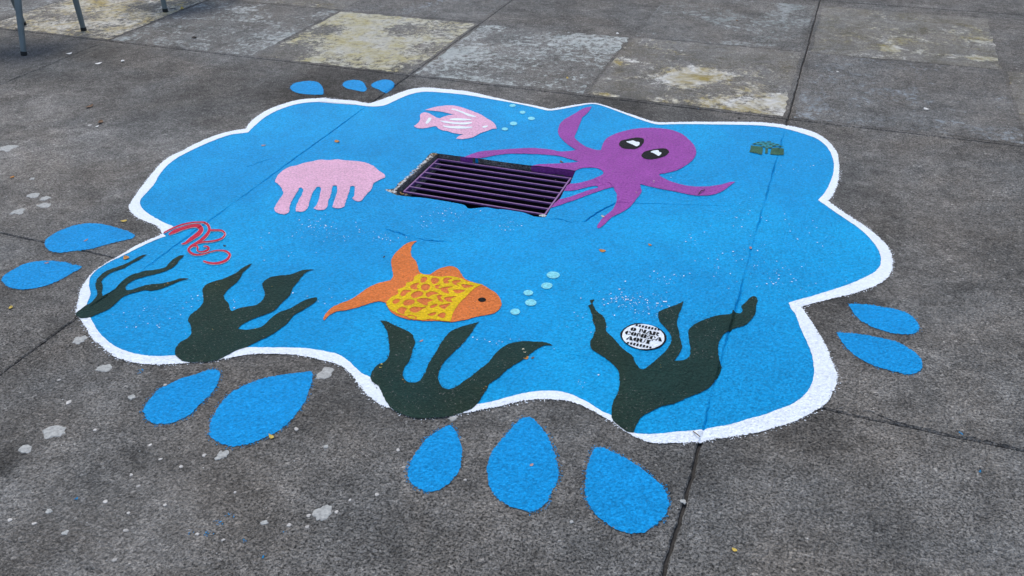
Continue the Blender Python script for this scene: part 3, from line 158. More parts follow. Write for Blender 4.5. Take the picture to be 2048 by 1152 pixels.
    'redw1': [(-2.1863, 2.0869, 1), (-2.1743, 2.1069), (-2.164, 2.1329), (-2.1483, 2.155), (-2.1331, 2.1677), (-2.1162, 2.1661), (-2.1108, 2.1611), (-2.1048, 2.1435), (-2.1027, 2.117), (-2.1023, 2.0908), (-2.0985, 2.0648), (-2.104, 2.0541, 1), (-2.0958, 2.0458, 1), (-2.0841, 2.0529), (-2.0799, 2.0748), (-2.0763, 2.0981), (-2.0748, 2.1264), (-2.09, 2.1637), (-2.1271, 2.1948), (-2.1523, 2.1917), (-2.1699, 2.1773), (-2.1864, 2.1538), (-2.1992, 2.1282), (-2.1995, 2.0975, 1)],
    'red2': [(-2.063, 2.1625, 1), (-2.0457, 2.1699), (-2.0243, 2.1757), (-2.0064, 2.1707), (-1.9956, 2.1617), (-1.9893, 2.1429), (-1.9913, 2.1285), (-2.0031, 2.1127), (-2.02, 2.1011), (-2.039, 2.0916), (-2.0493, 2.0778, 1), (-2.0424, 2.0707, 1), (-2.0307, 2.0823), (-2.012, 2.0916), (-1.9948, 2.1036), (-1.9823, 2.1201), (-1.9801, 2.1373), (-1.9889, 2.1622), (-2.0085, 2.1798), (-2.0307, 2.1861), (-2.0534, 2.18), (-2.0709, 2.1725, 1)],
    'redw2': [(-2.0616, 2.1607, 1), (-2.0444, 2.1681), (-2.0232, 2.1739), (-2.006, 2.1692), (-1.9968, 2.1616), (-1.9909, 2.1439), (-1.9928, 2.1299), (-2.0046, 2.1143), (-2.0214, 2.1027), (-2.0404, 2.0932), (-2.0508, 2.0793, 1), (-2.0409, 2.0692, 1), (-2.0293, 2.0807), (-2.0107, 2.09), (-1.9933, 2.102), (-1.9808, 2.1187), (-1.9785, 2.1363), (-1.9877, 2.1622), (-2.0088, 2.1813), (-2.0318, 2.1878), (-2.0547, 2.1818), (-2.0723, 2.1743, 1)],
    'red3': [(-2.0435, 2.0474, 1), (-2.0361, 2.0513), (-2.0269, 2.0444), (-2.017, 2.0293), (-1.9983, 2.0212), (-1.9833, 2.0257), (-1.974, 2.039), (-1.9836, 2.0604), (-2.0036, 2.0702), (-2.014, 2.0646, 1), (-2.0104, 2.0598, 1), (-1.999, 2.0616), (-1.9893, 2.0552), (-1.9877, 2.0486), (-1.9914, 2.0344), (-2.0034, 2.0297), (-2.0151, 2.0343), (-2.0227, 2.048), (-2.0411, 2.0609), (-2.0492, 2.0537, 1)],
    'redw3': [(-2.0421, 2.0458, 1), (-2.0353, 2.0497), (-2.0276, 2.0438), (-2.0174, 2.0283), (-1.9973, 2.0196), (-1.9819, 2.0242), (-1.9725, 2.0379), (-1.9829, 2.061), (-2.0044, 2.0719), (-2.0153, 2.0662, 1), (-2.0091, 2.0582, 1), (-1.9981, 2.0599), (-1.99, 2.0546), (-1.9892, 2.0497), (-1.9928, 2.0359), (-2.0044, 2.0313), (-2.0148, 2.0352), (-2.022, 2.0486), (-2.0419, 2.0625), (-2.0506, 2.0553, 1)],
}

# ------------------------------------------------------------------ materials
def srgb(r, g, b):
    f = lambda c: (c / 255 / 12.92) if c / 255 <= 0.04045 else ((c / 255 + 0.055) / 1.055) ** 2.4
    return (f(r), f(g), f(b), 1)

class NT:
    def __init__(s, tree): s.t = tree
    def n(s, typ, **kw):
        nd = s.t.nodes.new(typ)
        for k, v in kw.items(): setattr(nd, k, v)
        return nd
    def link(s, a, b): s.t.links.new(a, b)
    def put(s, sock, v):
        if hasattr(v, 'is_linked') or isinstance(v, bpy.types.NodeSocket): s.link(v, sock)
        else: sock.default_value = v
    def math(s, op, a, b=0.0, c=None, clamp=False):
        nd = s.n('ShaderNodeMath', operation=op, use_clamp=clamp)
        s.put(nd.inputs[0], a); s.put(nd.inputs[1], b)
        if c is not None: s.put(nd.inputs[2], c)
        return nd.outputs[0]
    def noise(s, vec, scale, detail=2.0, rough=0.5, dist=0.0, off=0.0):
        nd = s.n('ShaderNodeTexNoise')
        if off:
            ad = s.n('ShaderNodeVectorMath', operation='ADD'); s.link(vec, ad.inputs[0]); ad.inputs[1].default_value = (off, off * 1.7, off * 0.6); vec = ad.outputs[0]
        s.link(vec, nd.inputs['Vector'])
        nd.inputs['Scale'].default_value = scale; nd.inputs['Detail'].default_value = detail
        nd.inputs['Roughness'].default_value = rough; nd.inputs['Distortion'].default_value = dist
        return nd.outputs['Fac']
    def rng(s, v, a, b, c, d, smooth=False):
        nd = s.n('ShaderNodeMapRange')
        if smooth: nd.interpolation_type = 'SMOOTHSTEP'
        s.link(v, nd.inputs[0])
        for i, x in enumerate((a, b, c, d)): s.put(nd.inputs[i + 1], x)
        return nd.outputs[0]
    def mix(s, f, a, b, blend='MIX'):
        nd = s.n('ShaderNodeMix', data_type='RGBA', blend_type=blend)
        s.put(nd.inputs[0], f); s.put(nd.inputs[6], a); s.put(nd.inputs[7], b)
        return nd.outputs[2]
    def scale(s, col, f):
        nd = s.n('ShaderNodeVectorMath', operation='SCALE')
        s.put(nd.inputs[0], col[:3] if isinstance(col, tuple) else col); s.put(nd.inputs[3], f)
        return nd.outputs[0]

# patches of darker / lighter concrete: (x, y, radius, factor)
BLOBS = [
    (-2.3712, 3.7466, 0.5, 0.5),
    (-1.0146, 3.8104, 0.35, 0.6),
    (-0.688, 3.7826, 0.4, 0.75),
    (-2.9316, 3.3008, 0.5, 0.82),
    (0.0556, 3.1685, 0.3, 0.72),
    (0.1997, 2.3512, 0.32, 0.72),
    (0.1051, 2.4348, 0.22, 0.75),
    (-2.5711, 3.5276, 0.3, 0.75),
    (-2.3442, 2.1663, 0.25, 0.8),
    (-3.239, 2.5539, 0.45, 1.35),
    (-2.7332, 2.7203, 0.35, 1.25),
    (-3.7981, 2.8791, 0.4, 1.4),
    (-1.8145, 1.0149, 0.12, 0.5),
    (-1.5094, 1.0949, 0.07, 0.6),
    (0.1499, 1.771, 0.22, 0.7),
    (-0.2352, 1.5032, 0.25, 0.85),
    (-1.2161, 1.4549, 0.3, 0.82),
    (0.4123, 2.2648, 0.5, 1.18),
    (0.5138, 1.7703, 0.5, 1.12),
    (-4.1122, 3.6799, 0.5, 0.8),
    (-1.0026, 4.835, 0.5, 0.95),
    (0.4421, 3.507, 0.6, 1.05),
    (-2.4121, 1.694, 0.2, 0.8),
    (-1.5772, 1.3502, 0.1, 0.7)
]

def concrete_group():
    g = bpy.data.node_groups.new('ConcreteSurface', 'ShaderNodeTree')
    g.interface.new_socket('Color', in_out='OUTPUT', socket_type='NodeSocketColor')
    g.interface.new_socket('Height', in_out='OUTPUT', socket_type='NodeSocketFloat')
    g.interface.new_socket('Grain', in_out='OUTPUT', socket_type='NodeSocketFloat')
    k = NT(g)
    out = k.n('NodeGroupOutput')
    pos = k.n('ShaderNodeNewGeometry').outputs['Position']
    big = k.noise(pos, 0.8, 4, 0.55)
    mid = k.noise(pos, 5.0, 4, 0.6, 0.3)
    sml = k.noise(pos, 30.0, 4, 0.7)
    clot = k.noise(pos, 13.0, 5, 0.7, 0.6, 5.5)
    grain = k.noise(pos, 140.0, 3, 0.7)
    grain2 = k.noise(pos, 330.0, 2, 0.6)
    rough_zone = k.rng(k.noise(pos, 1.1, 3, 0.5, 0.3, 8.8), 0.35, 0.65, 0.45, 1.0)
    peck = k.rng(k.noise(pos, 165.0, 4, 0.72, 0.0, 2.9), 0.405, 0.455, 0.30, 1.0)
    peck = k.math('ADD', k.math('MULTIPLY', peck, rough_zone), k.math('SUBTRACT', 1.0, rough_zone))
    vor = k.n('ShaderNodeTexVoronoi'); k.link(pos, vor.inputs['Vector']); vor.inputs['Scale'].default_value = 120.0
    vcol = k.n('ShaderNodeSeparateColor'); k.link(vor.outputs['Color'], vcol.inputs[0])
    tone = k.math('MULTIPLY', k.rng(big, 0.3, 0.7, 0.84, 1.16), k.rng(mid, 0.3, 0.7, 0.72, 1.30))
    tone = k.math('MULTIPLY', tone, k.rng(sml, 0.28, 0.72, 0.72, 1.30))
    tone = k.math('MULTIPLY', tone, k.rng(clot, 0.3, 0.7, 0.82, 1.20))
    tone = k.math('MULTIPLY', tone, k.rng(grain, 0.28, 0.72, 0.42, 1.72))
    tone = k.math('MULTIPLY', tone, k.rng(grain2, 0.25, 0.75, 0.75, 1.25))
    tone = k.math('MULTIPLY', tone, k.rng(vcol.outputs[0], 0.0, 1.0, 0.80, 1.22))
    # pale aggregate grains; pits darkened in colour for cavity shade and dirt
    fleck = k.math('GREATER_THAN', vcol.outputs[1], 0.985)
    tone = k.math('ADD', tone, k.math('MULTIPLY', fleck, 0.7))
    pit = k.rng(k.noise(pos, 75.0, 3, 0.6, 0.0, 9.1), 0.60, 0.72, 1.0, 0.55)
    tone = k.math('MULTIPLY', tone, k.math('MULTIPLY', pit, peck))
    # measured patches, with ragged outlines
    wob = k.n('ShaderNodeTexNoise'); k.link(pos, wob.inputs['Vector']); wob.inputs['Scale'].default_value = 5.0; wob.inputs['Detail'].default_value = 4
    wv = k.n('ShaderNodeVectorMath', operation='MULTIPLY_ADD'); k.link(wob.outputs['Color'], wv.inputs[0]); wv.inputs[1].default_value = (0.3, 0.3, 0); 
    sub = k.n('ShaderNodeVectorMath', operation='SUBTRACT'); k.link(pos, sub.inputs[0]); sub.inputs[1].default_value = (0.15, 0.15, 0)
    k.link(sub.outputs[0], wv.inputs[2])
    for (x, y, r, f) in BLOBS:
        d = k.n('ShaderNodeVectorMath', operation='DISTANCE'); k.link(wv.outputs[0], d.inputs[0]); d.inputs[1].default_value = (x, y, 0)
        tone = k.math('MULTIPLY', tone, k.rng(d.outputs['Value'], r * 0.25, r, f, 1.0, True))
    warm = k.mix(k.rng(k.noise(pos, 1.5, 5, 0.65, 0.4, 4.3), 0.38, 0.62, 0, 1), (0.158, 0.148, 0.134, 1), (0.148, 0.148, 0.143, 1))
    k.link(k.scale(warm, tone), out.inputs['Color'])
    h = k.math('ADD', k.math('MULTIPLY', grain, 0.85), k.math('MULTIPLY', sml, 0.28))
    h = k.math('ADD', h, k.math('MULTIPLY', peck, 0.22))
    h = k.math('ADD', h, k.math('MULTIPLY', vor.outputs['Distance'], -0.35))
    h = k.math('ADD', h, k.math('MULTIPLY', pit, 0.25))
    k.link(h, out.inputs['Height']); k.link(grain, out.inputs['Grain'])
    return g
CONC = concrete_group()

def new_mat(name):
    m = bpy.data.materials.new(name); m.use_nodes = True
    m.node_tree.nodes.clear()
    k = NT(m.node_tree)
    b = k.n('ShaderNodeBsdfPrincipled'); o = k.n('ShaderNodeOutputMaterial'); k.link(b.outputs[0], o.inputs['Surface'])
    return m, k, b

def bump(k, b, h, dist, strength=1.0):
    bn = k.n('ShaderNodeBump'); bn.inputs['Distance'].default_value = dist; bn.inputs['Strength'].default_value = strength
    k.link(h, bn.inputs['Height']); k.link(bn.outputs[0], b.inputs['Normal'])

def concrete_mat(name, gain=1.0):
    m, k, b = new_mat(name)
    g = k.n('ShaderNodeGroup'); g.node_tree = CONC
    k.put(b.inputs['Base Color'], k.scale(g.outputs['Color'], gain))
    b.inputs['Roughness'].default_value = 0.9
    b.inputs['Specular IOR Level'].default_value = 0.12
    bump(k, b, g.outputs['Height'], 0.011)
    return m

def paint_mat(name, col, wear=0.30, edge=0.0, rough=0.5, var=0.06, bumpd=0.007, hue=None, gv=0.23):
    """brushed paint over rough concrete; grains stay bare where the brush missed them"""
    m, k, b = new_mat(name)
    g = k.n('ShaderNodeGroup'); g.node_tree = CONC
    pos = k.n('ShaderNodeNewGeometry').outputs['Position']
    c = col
    if hue: c = k.mix(k.rng(k.noise(pos, 1.6, 3, 0.6, 0.4, 2.2), 0.45, 0.68, 0, 1), col, hue)
    c = k.scale(c, k.rng(k.noise(pos, 9.0, 4, 0.6, 0.0, 6.6), 0.3, 0.7, 1 - var, 1 + var))
    c = k.scale(c, k.rng(k.noise(pos, 120.0, 3, 0.65, 0.0, 1.2), 0.28, 0.72, 1 - gv * 1.2, 1 + gv * 0.9))
    miss = k.noise(pos, 190.0, 3, 0.65, 0.0, 3.7)
    at = k.n('ShaderNodeAttribute', attribute_name='edge')
    th = k.math('ADD', wear, k.math('MULTIPLY', k.math('POWER', at.outputs['Fac'], 1.6), edge))
    cov = k.rng(k.math('SUBTRACT', miss, th), -0.015, 0.02, 0.0, 1.0)
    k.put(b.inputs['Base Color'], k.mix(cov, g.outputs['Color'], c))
    k.put(b.inputs['Roughness'], k.rng(cov, 0, 1, 0.88, rough))
    b.inputs['Specular IOR Level'].default_value = 0.07
    bump(k, b, g.outputs['Height'], bumpd)
    return m

def faded_mat(name, c1, c2, cover, seed, spots=(), film=0.05, pw=1.0, soft=0.2):
    """old road paint worn down to patches"""
    m, k, b = new_mat(name)
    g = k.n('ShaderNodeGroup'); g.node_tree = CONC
    pos = k.n('ShaderNodeNewGeometry').outputs['Position']
    patch = k.noise(pos, 2.6, 5, 0.6, 0.6, seed)
    fine = k.noise(pos, 26.0, 7, 0.8, 0.4, seed + 2)
    grit = k.noise(pos, 150.0, 2, 0.6, 0.0, seed + 4)
    v = k.math('ADD', k.math('MULTIPLY', patch, pw), k.math('ADD', k.math('MULTIPLY', fine, 1.7), k.math('MULTIPLY', grit, 0.35)))
    for (x, y, r, a) in spots:
        d = k.n('ShaderNodeVectorMath', operation='DISTANCE'); k.link(pos, d.inputs[0]); d.inputs[1].default_value = (x, y, 0)
        v = k.math('ADD', v, k.rng(d.outputs['Value'], r * 0.2, r, a, 0.0, True))
    cov = k.rng(v, 1.35 + pw * 0.5 - cover - soft / 2, 1.35 + pw * 0.5 - cover + soft / 2, 0.0, 1.0)
    c = k.mix(k.rng(k.noise(pos, 6.0, 6, 0.75, 0.5, seed + 6), 0.36, 0.60, 0, 1), c1, c2)
    c = k.scale(c, k.rng(fine, 0.3, 0.7, 0.7, 1.25))
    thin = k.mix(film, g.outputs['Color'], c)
    k.put(b.inputs['Base Color'], k.mix(cov, thin, c))
    b.inputs['Roughness'].default_value = 0.88
    b.inputs['Specular IOR Level'].default_value = 0.15
    bump(k, b, g.outputs['Height'], 0.010)
    return m

def plain_mat(name, col, rough=0.6, var=0.25, scale=60.0, metal=0.0, spec=0.4):
    m, k, b = new_mat(name)
    pos = k.n('ShaderNodeNewGeometry').outputs['Position']
    k.put(b.inputs['Base Color'], k.scale(col, k.rng(k.noise(pos, scale, 4, 0.6), 0.3, 0.7, 1 - var, 1 + var)))
    b.inputs['Roughness'].default_value = rough; b.inputs['Metallic'].default_value = metal
    b.inputs['Specular IOR Level'].default_value = spec
    bump(k, b, k.noise(pos, scale * 3, 2), 0.0015)
    return m

MAT = {}
MAT['concrete'] = concrete_mat('worn_concrete')
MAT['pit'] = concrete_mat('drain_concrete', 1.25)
MAT['dirt'] = plain_mat('joint_dirt', (0.034, 0.032, 0.030, 1), 0.95, 0.4, 90)

MAT['muck_shade'] = plain_mat('drain_muck_shade', (0.012, 0.010, 0.012, 1), 0.8, 0.5, 25)  # dirt colour darkened further, with the shade inside the pit painted in
MAT['blue'] = paint_mat('blue_paint', (0.003, 0.305, 0.665, 1), 0.24, 0.05, 0.5, 0.05, hue=(0.003, 0.365, 0.740, 1))
MAT['dropblue'] = paint_mat('blue_drop_paint', (0.004, 0.292, 0.680, 1), 0.27, 0.16, 0.55)
MAT['white'] = paint_mat('white_paint', (0.76, 0.83, 0.91, 1), 0.25, 0.20, 0.55, 0.03, 0.005, None, 0.07)
MAT['whitefig'] = paint_mat('white_detail_paint', (0.76, 0.83, 0.90, 1), 0.2, 0.0, 0.55, 0.03, 0.005, None, 0.07)
MAT['purple'] = paint_mat('purple_paint', (0.320, 0.070, 0.370, 1), 0.27, 0.06, 0.5, 0.08)
MAT['pink'] = paint_mat('pink_paint', (0.770, 0.450, 0.610, 1), 0.26, 0.05, 0.55, 0.05)
MAT['orange'] = paint_mat('orange_paint', (0.680, 0.185, 0.045, 1), 0.28, 0.05, 0.55, 0.09)
MAT['yellow'] = paint_mat('yellow_paint', (0.720, 0.480, 0.008, 1), 0.25, 0.05, 0.55, 0.12)
MAT['weed'] = paint_mat('dark_green_paint', (0.012, 0.039, 0.034, 1), 0.25, 0.10, 0.6, 0.15, hue=(0.018, 0.035, 0.022, 1))
MAT['black'] = paint_mat('black_paint', (0.006, 0.006, 0.008, 1), 0.2, 0.05, 0.55, 0.1)
MAT['bubble'] = paint_mat('pale_aqua_paint', (0.230, 0.690, 0.800, 1), 0.24, 0.08, 0.5, 0.07)
MAT['red'] = paint_mat('red_paint', (0.560, 0.022, 0.060, 1), 0.24, 0.0, 0.5, 0.1)
MAT['teal'] = paint_mat('teal_paint', (0.030, 0.260, 0.330, 1), 0.26, 0.06, 0.5, 0.12)
MAT['emgreen'] = paint_mat('green_emblem_paint', (0.035, 0.110, 0.065, 1), 0.28, 0.08, 0.55, 0.3)
MAT['fy_hi'] = faded_mat('faded_yellow_thick', (0.43, 0.39, 0.21, 1), (0.50, 0.50, 0.45, 1), 0.36, 3.0, [(-2.6282, 4.4351, 0.42, 0.22), (-2.5464, 4.6718, 0.2, -0.3), (-3.0056, 4.0426, 0.25, -0.2), (-2.153, 4.0215, 0.2, -0.25), (-2.9708, 4.5428, 0.15, -0.2)])
MAT['fy_mid'] = faded_mat('faded_yellow_patchy', (0.42, 0.34, 0.14, 1), (0.58, 0.57, 0.52, 1), 0.31, 13.0)
MAT['fy_low'] = faded_mat('faded_yellow_thin', (0.33, 0.265, 0.09, 1), (0.64, 0.64, 0.61, 1), 0.06, 23.0, [(-0.634, 4.4003, 0.24, 0.46), (-0.739, 4.2639, 0.2, 0.34), (-0.1775, 4.1835, 0.15, 0.46), (-0.2333, 4.0417, 0.2, 0.4), (-0.4661, 4.0075, 0.22, 0.34), (-0.7287, 3.9716, 0.15, 0.2), (-1.0272, 3.947, 0.14, 0.42), (-1.0967, 4.5087, 0.14, 0.32), (-0.3579, 4.2707, 0.2, 0.22)], 0.10)
MAT['fy_low2'] = faded_mat('faded_yellow_thinner', (0.27, 0.235, 0.10, 1), (0.54, 0.54, 0.50, 1), 0.06, 28.0, [(0.2993, 5.1606, 0.1, 0.38), (0.4817, 5.1617, 0.1, 0.3), (0.6079, 5.1287, 0.09, 0.34), (0.7331, 5.1322, 0.1, 0.46), (0.8202, 5.1418, 0.06, 0.4), (0.2434, 5.366, 0.3, 0.16), (0.0687, 5.5741, 0.3, 0.1), (0.7137, 5.663, 0.18, 0.26), (0.7821, 5.4815, 0.15, 0.22)], 0.16)
MAT['fb_hi'] = faded_mat('faded_blue_white', (0.33, 0.37, 0.365, 1), (0.46, 0.49, 0.48, 1), 0.21, 33.0, (), 0.05, 1.5, 0.22)
MAT['fb_mid'] = faded_mat('faded_blue_patchy', (0.29, 0.33, 0.33, 1), (0.42, 0.44, 0.43, 1), 0.18, 43.0, (), 0.05, 1.5, 0.22)
MAT['fb_mid2'] = faded_mat('faded_blue_thin', (0.23, 0.26, 0.255, 1), (0.33, 0.35, 0.345, 1), 0.17, 48.0, (), 0.05, 1.5, 0.22)
MAT['fb_low'] = faded_mat('faded_blue_traces', (0.20, 0.23, 0.25, 1), (0.30, 0.33, 0.35, 1), 0.12, 53.0, (), 0.05, 1.5, 0.22)
MAT['grate'] = plain_mat('purple_grate_paint', (0.190, 0.080, 0.260, 1), 0.5, 0.2, 70)
MAT['gum'] = plain_mat('dried_gum', (0.34, 0.35, 0.34, 1), 0.85, 0.3, 120)
MAT['grit'] = plain_mat('pale_grit', (0.42, 0.41, 0.39, 1), 0.8, 0.4, 30)
MAT['mortar'] = plain_mat('white_mortar', (0.62, 0.62, 0.60, 1), 0.85, 0.3, 80)
MAT['ochre'] = plain_mat('ochre_crumbs', (0.36, 0.21, 0.07, 1), 0.85, 0.4, 80)
MAT['metal'] = plain_mat('grey_green_metal', (0.170, 0.200, 0.205, 1), 0.5, 0.12, 20, 0.3)
MAT['rubber'] = plain_mat('black_rubber', (0.015, 0.015, 0.015, 1), 0.7, 0.2, 60)
MAT['leaf_orange'] = plain_mat('dry_orange_leaf', (0.48, 0.20, 0.03, 1), 0.7, 0.35, 200)
MAT['leaf_brown'] = plain_mat('dry_brown_leaf', (0.16, 0.095, 0.055, 1), 0.8, 0.35, 200)
MAT['leaf_yellow'] = plain_mat('dry_yellow_leaf', (0.55, 0.40, 0.08, 1), 0.7, 0.3, 200)
MAT['leaf_cream'] = plain_mat('pale_cream_petal', (0.58, 0.52, 0.38, 1), 0.7, 0.25, 200)
MAT['leaf_pink'] = plain_mat('pinkish_petal', (0.42, 0.26, 0.24, 1), 0.7, 0.3, 200)
MAT['bark'] = plain_mat('dark_bark', (0.035, 0.028, 0.022, 1), 0.85, 0.4, 200)
MAT['paper'] = plain_mat('white_paper', (0.66, 0.66, 0.64, 1), 0.8, 0.1, 100)


# ------------------------------------------------------------------ geometry helpers
def tag(o, label=None, cat=None, group=None, kind=None):
    if label: o['label'] = label
    if cat: o['category'] = cat
    if group: o['group'] = group
    if kind: o['kind'] = kind
    return o

def empty(name, loc, label=None, cat=None, group=None, kind=None):
    o = bpy.data.objects.new(name, None); COL.objects.link(o)
    o.location = loc; o.empty_display_size = 0.1
    return tag(o, label, cat, group, kind)

def mesh_obj(name, verts, faces, mats, parent=None, attr=None, mi=None, origin=None, smooth=False):
    base = Vector(origin) if origin is not None else (parent_loc(parent) if parent else Vector((0, 0, 0)))
    me = bpy.data.meshes.new(name)
    me.from_pydata([(v[0] - base.x, v[1] - base.y, v[2] - base.z) for v in verts], [], faces)
    for m in (mats if isinstance(mats, (list, tuple)) else [mats]): me.materials.append(m)
    if mi is not None: me.polygons.foreach_set('material_index', mi)
    if attr is not None:
        a = me.attributes.new('edge', 'FLOAT', 'POINT'); a.data.foreach_set('value', attr)
    if smooth: me.polygons.foreach_set('use_smooth', [True] * len(me.polygons))
    me.update()
    o = bpy.data.objects.new(name, me); COL.objects.link(o)
    if parent: o.parent = parent
    else: o.location = base
    return o

def parent_loc(p):
    v = Vector((0, 0, 0))
    while p: v += p.location; p = p.parent
    return v

def spline(pts, step):
    """closed Catmull-Rom through the points, sharp at points flagged 1, resampled to about step"""
    n = len(pts); out = []
    P = [Vector(p[:2]) for p in pts]; C = [len(p) > 2 for p in pts]
    for i in range(n):
        a, b = P[i], P[(i + 1) % n]
        ta = (b - P[i - 1]) * 0.5 if not C[i] else (b - a) * 0.6
        tb = (P[(i + 2) % n] - a) * 0.5 if not C[(i + 1) % n] else (b - a) * 0.6
        L = (b - a).length
        if ta.length > L: ta *= L / ta.length
        if tb.length > L: tb *= L / tb.length
        m = max(1, int(round(L / step)))
        for j in range(m):
            t = j / m; t2 = t * t; t3 = t2 * t
            out.append(a * (2 * t3 - 3 * t2 + 1) + ta * (t3 - 2 * t2 + t) + b * (-2 * t3 + 3 * t2) + tb * (t3 - t2))
    return out

def rough_edge(loop, amp, fine, seed, side=0.0):
    """hand-painted wobble: slow waves plus bristle-sized nicks"""
    n = len(loop); out = []
    for i, p in enumerate(loop):
        d = (loop[(i + 1) % n] - loop[i - 1])
        if d.length < 1e-9: out.append(p); continue
        d.normalize(); nn = Vector((-d.y, d.x))
        q = Vector((p.x, p.y, seed * 3.1))
        w = noise.noise(q * 45) * amp + noise.noise(q * 160) * amp * 0.7
        s = noise.noise(q * 420 + Vector((7, 3, 1)))
        w += (s * abs(s)) * fine * 2.2 + side * fine * abs(s)
        out.append(p + nn * w)
    return out

def inside(pts, loops):
    x, y = pts[:, 0], pts[:, 1]; r = np.zeros(len(pts), bool)
    for L in loops:
        A = np.array([(p[0], p[1]) for p in L]); B = np.roll(A, -1, 0)
        for (x1, y1), (x2, y2) in zip(A, B):
            if y1 == y2: continue
            c = ((y1 > y) != (y2 > y))
            if c.any(): r ^= c & (x < (x2 - x1) * (y - y1) / (y2 - y1) + x1)
    return r

# grooves that every sheet follows: (polyline, half width, depth, slabs too?)
def jx(x0, y, s): return x0 + 0.005 * noise.noise(Vector((y * 2.3, s, 0))) + 0.0042 * noise.noise(Vector((y * 17, s, 3))) + 0.0030 * noise.noise(Vector((y * 55, s, 5)))
XJ = [-12.42, -10.36, -8.30, -6.24, -4.185, -2.118, -0.14, 1.90, 3.95, 6.0, 8.05, 10.1]
YJ = [-4.2, -2.16, -0.13, 1.90, 3.937, 6.095, 8.14, 10.2, 12.2, 14.2]
XH = {-4.185: 0.0018, -2.118: 0.003, -0.14: 0.0055}
YH = {1.90: 0.0017, 3.937: 0.0024, 6.095: 0.002}
GROOVES = []
for x0, a, b, w, dp in ((-2.118, 1.6, 3.95, 0.0048, 0.0065), (-0.14, 1.3, 3.95, 0.0062, 0.0072)):
    GROOVES.append(([Vector((jx(x0, a + i * 0.012, x0), a + i * 0.012)) for i in range(int((b - a) / 0.012) + 1)], w, dp, False))
GROOVES.append(([Vector((x, jx(1.90, x, 1.90))) for x in np.arange(-2.62, 0.3, 0.03)], 0.004, 0.0012, False))
for poly, w, dp in (
    ([(-1.467, 2.4015), (-1.3766, 2.3806), (-1.2935, 2.3701), (-1.2301, 2.3726), (-1.1767, 2.387)], 0.004, 0.006),
    ([(-1.1767, 2.387), (-1.135, 2.4049), (-1.076, 2.4288)], 0.003, 0.004),
    ([(-0.7773, 2.6673), (-0.7468, 2.7226), (-0.7239, 2.7805), (-0.7086, 2.8328), (-0.6713, 2.8802)], 0.0045, 0.008),
    ([(-0.9159, 2.6614), (-0.8482, 2.6677), (-0.7802, 2.6704)], 0.003, 0.004),
    ([(-0.783, 3.0653), (-0.7566, 3.0306), (-0.7272, 2.9837)], 0.003, 0.005),
    ([(0.1486, 1.9057), (0.2174, 1.9172), (0.2743, 1.9225), (0.3428, 1.9094), (0.4037, 1.9046), (0.4813, 1.9023), (0.5344, 1.9075), (0.6496, 1.9119)], 0.0035, 0.007),
    ([(-1.6082, 0.7956), (-1.541, 0.8075), (-1.4547, 0.8084), (-1.3963, 0.8117), (-1.3434, 0.8047), (-1.2995, 0.8049)], 0.0035, 0.005),
    ([(-2.2808, 2.6528), (-2.2428, 2.7442), (-2.2035, 2.8386)], 0.0025, 0.003),
    ([(-0.848, 3.0682), (-0.8021, 3.0202), (-0.7609, 3.0006)], 0.003, 0.004),
    ([(-0.0983, 2.0863), (-0.0686, 2.0814), (-0.0409, 2.0911)], 0.003, 0.004),
    ([(-0.7091, 1.1655), (-0.7068, 1.1984), (-0.6965, 1.2266)], 0.003, 0.005),
    ([(-4.2582, 3.2735), (-4.1107, 3.4503), (-4.135, 3.6255), (-4.1289, 3.7815), (-4.1642, 3.9743)], 0.003, 0.004)
):
    q = []
    for (a, b) in zip(poly[:-1], poly[1:]):
        a, b = Vector(a), Vector(b); m = max(1, int((b - a).length / 0.010))
        for j in range(m):
            p = a.lerp(b, j / m); q.append(p + Vector((noise.noise(Vector((p.x * 32, p.y * 32, 1))), noise.noise(Vector((p.x * 32, p.y * 32, 9))))) * 0.012)
    q.append(Vector(poly[-1]))
    GROOVES.append((q, w, dp, True))

def groove_h(P, slab):
    h = np.zeros(len(P))
    for poly, w, dp, both in GROOVES:
        if slab and not both: continue
        A = np.array([tuple(p) for p in poly]); lo = A.min(0) - w; hi = A.max(0) + w
        idx = np.where((P[:, 0] > lo[0]) & (P[:, 0] < hi[0]) & (P[:, 1] > lo[1]) & (P[:, 1] < hi[1]))[0]
        if not len(idx): continue
        Q = P[idx]; best = np.full(len(idx), 9.0)
        n = len(A); gain = np.zeros(len(idx))
        for i, (a, b) in enumerate(zip(A[:-1], A[1:])):
            ab = b - a; t = np.clip(((Q - a) @ ab) / (ab @ ab), 0, 1)
            d = np.hypot(*(Q - a - t[:, None] * ab).T)
            m = min(1.0, i / 4.0, (n - 2 - i) / 4.0)
            k = m * min(1.0, max(0.12, 0.75 + 1.6 * noise.noise(Vector((a[0] * 9, a[1] * 9, 4.4))))) if both else m * min(1.0, max(0.1, 0.66 + 0.95 * noise.noise(Vector((a[0] * 7, a[1] * 7, 2.2)))))
            gain = np.where(d < best, k, gain); best = np.minimum(best, d)
        h[idx] = np.minimum(h[idx], -dp * gain * np.clip(1 - best / w, 0, 1))
    return h

def groove_pts(loops, slab):
    out = []
    for poly, w, dp, both in GROOVES:
        if slab and not both: continue
        for i in range(len(poly) - 1):
            d = poly[i + 1] - poly[i]
            if d.length < 1e-9: continue
            d.normalize(); nn = Vector((-d.y, d.x))
            for s in (-1.0, -0.45, 0.0, 0.45, 1.0): out.append(poly[i] + nn * (w * s))
    if not out: return out
    ins = inside(np.array([tuple(p) for p in out]), loops)
    return [p for p, k in zip(out, ins) if k]

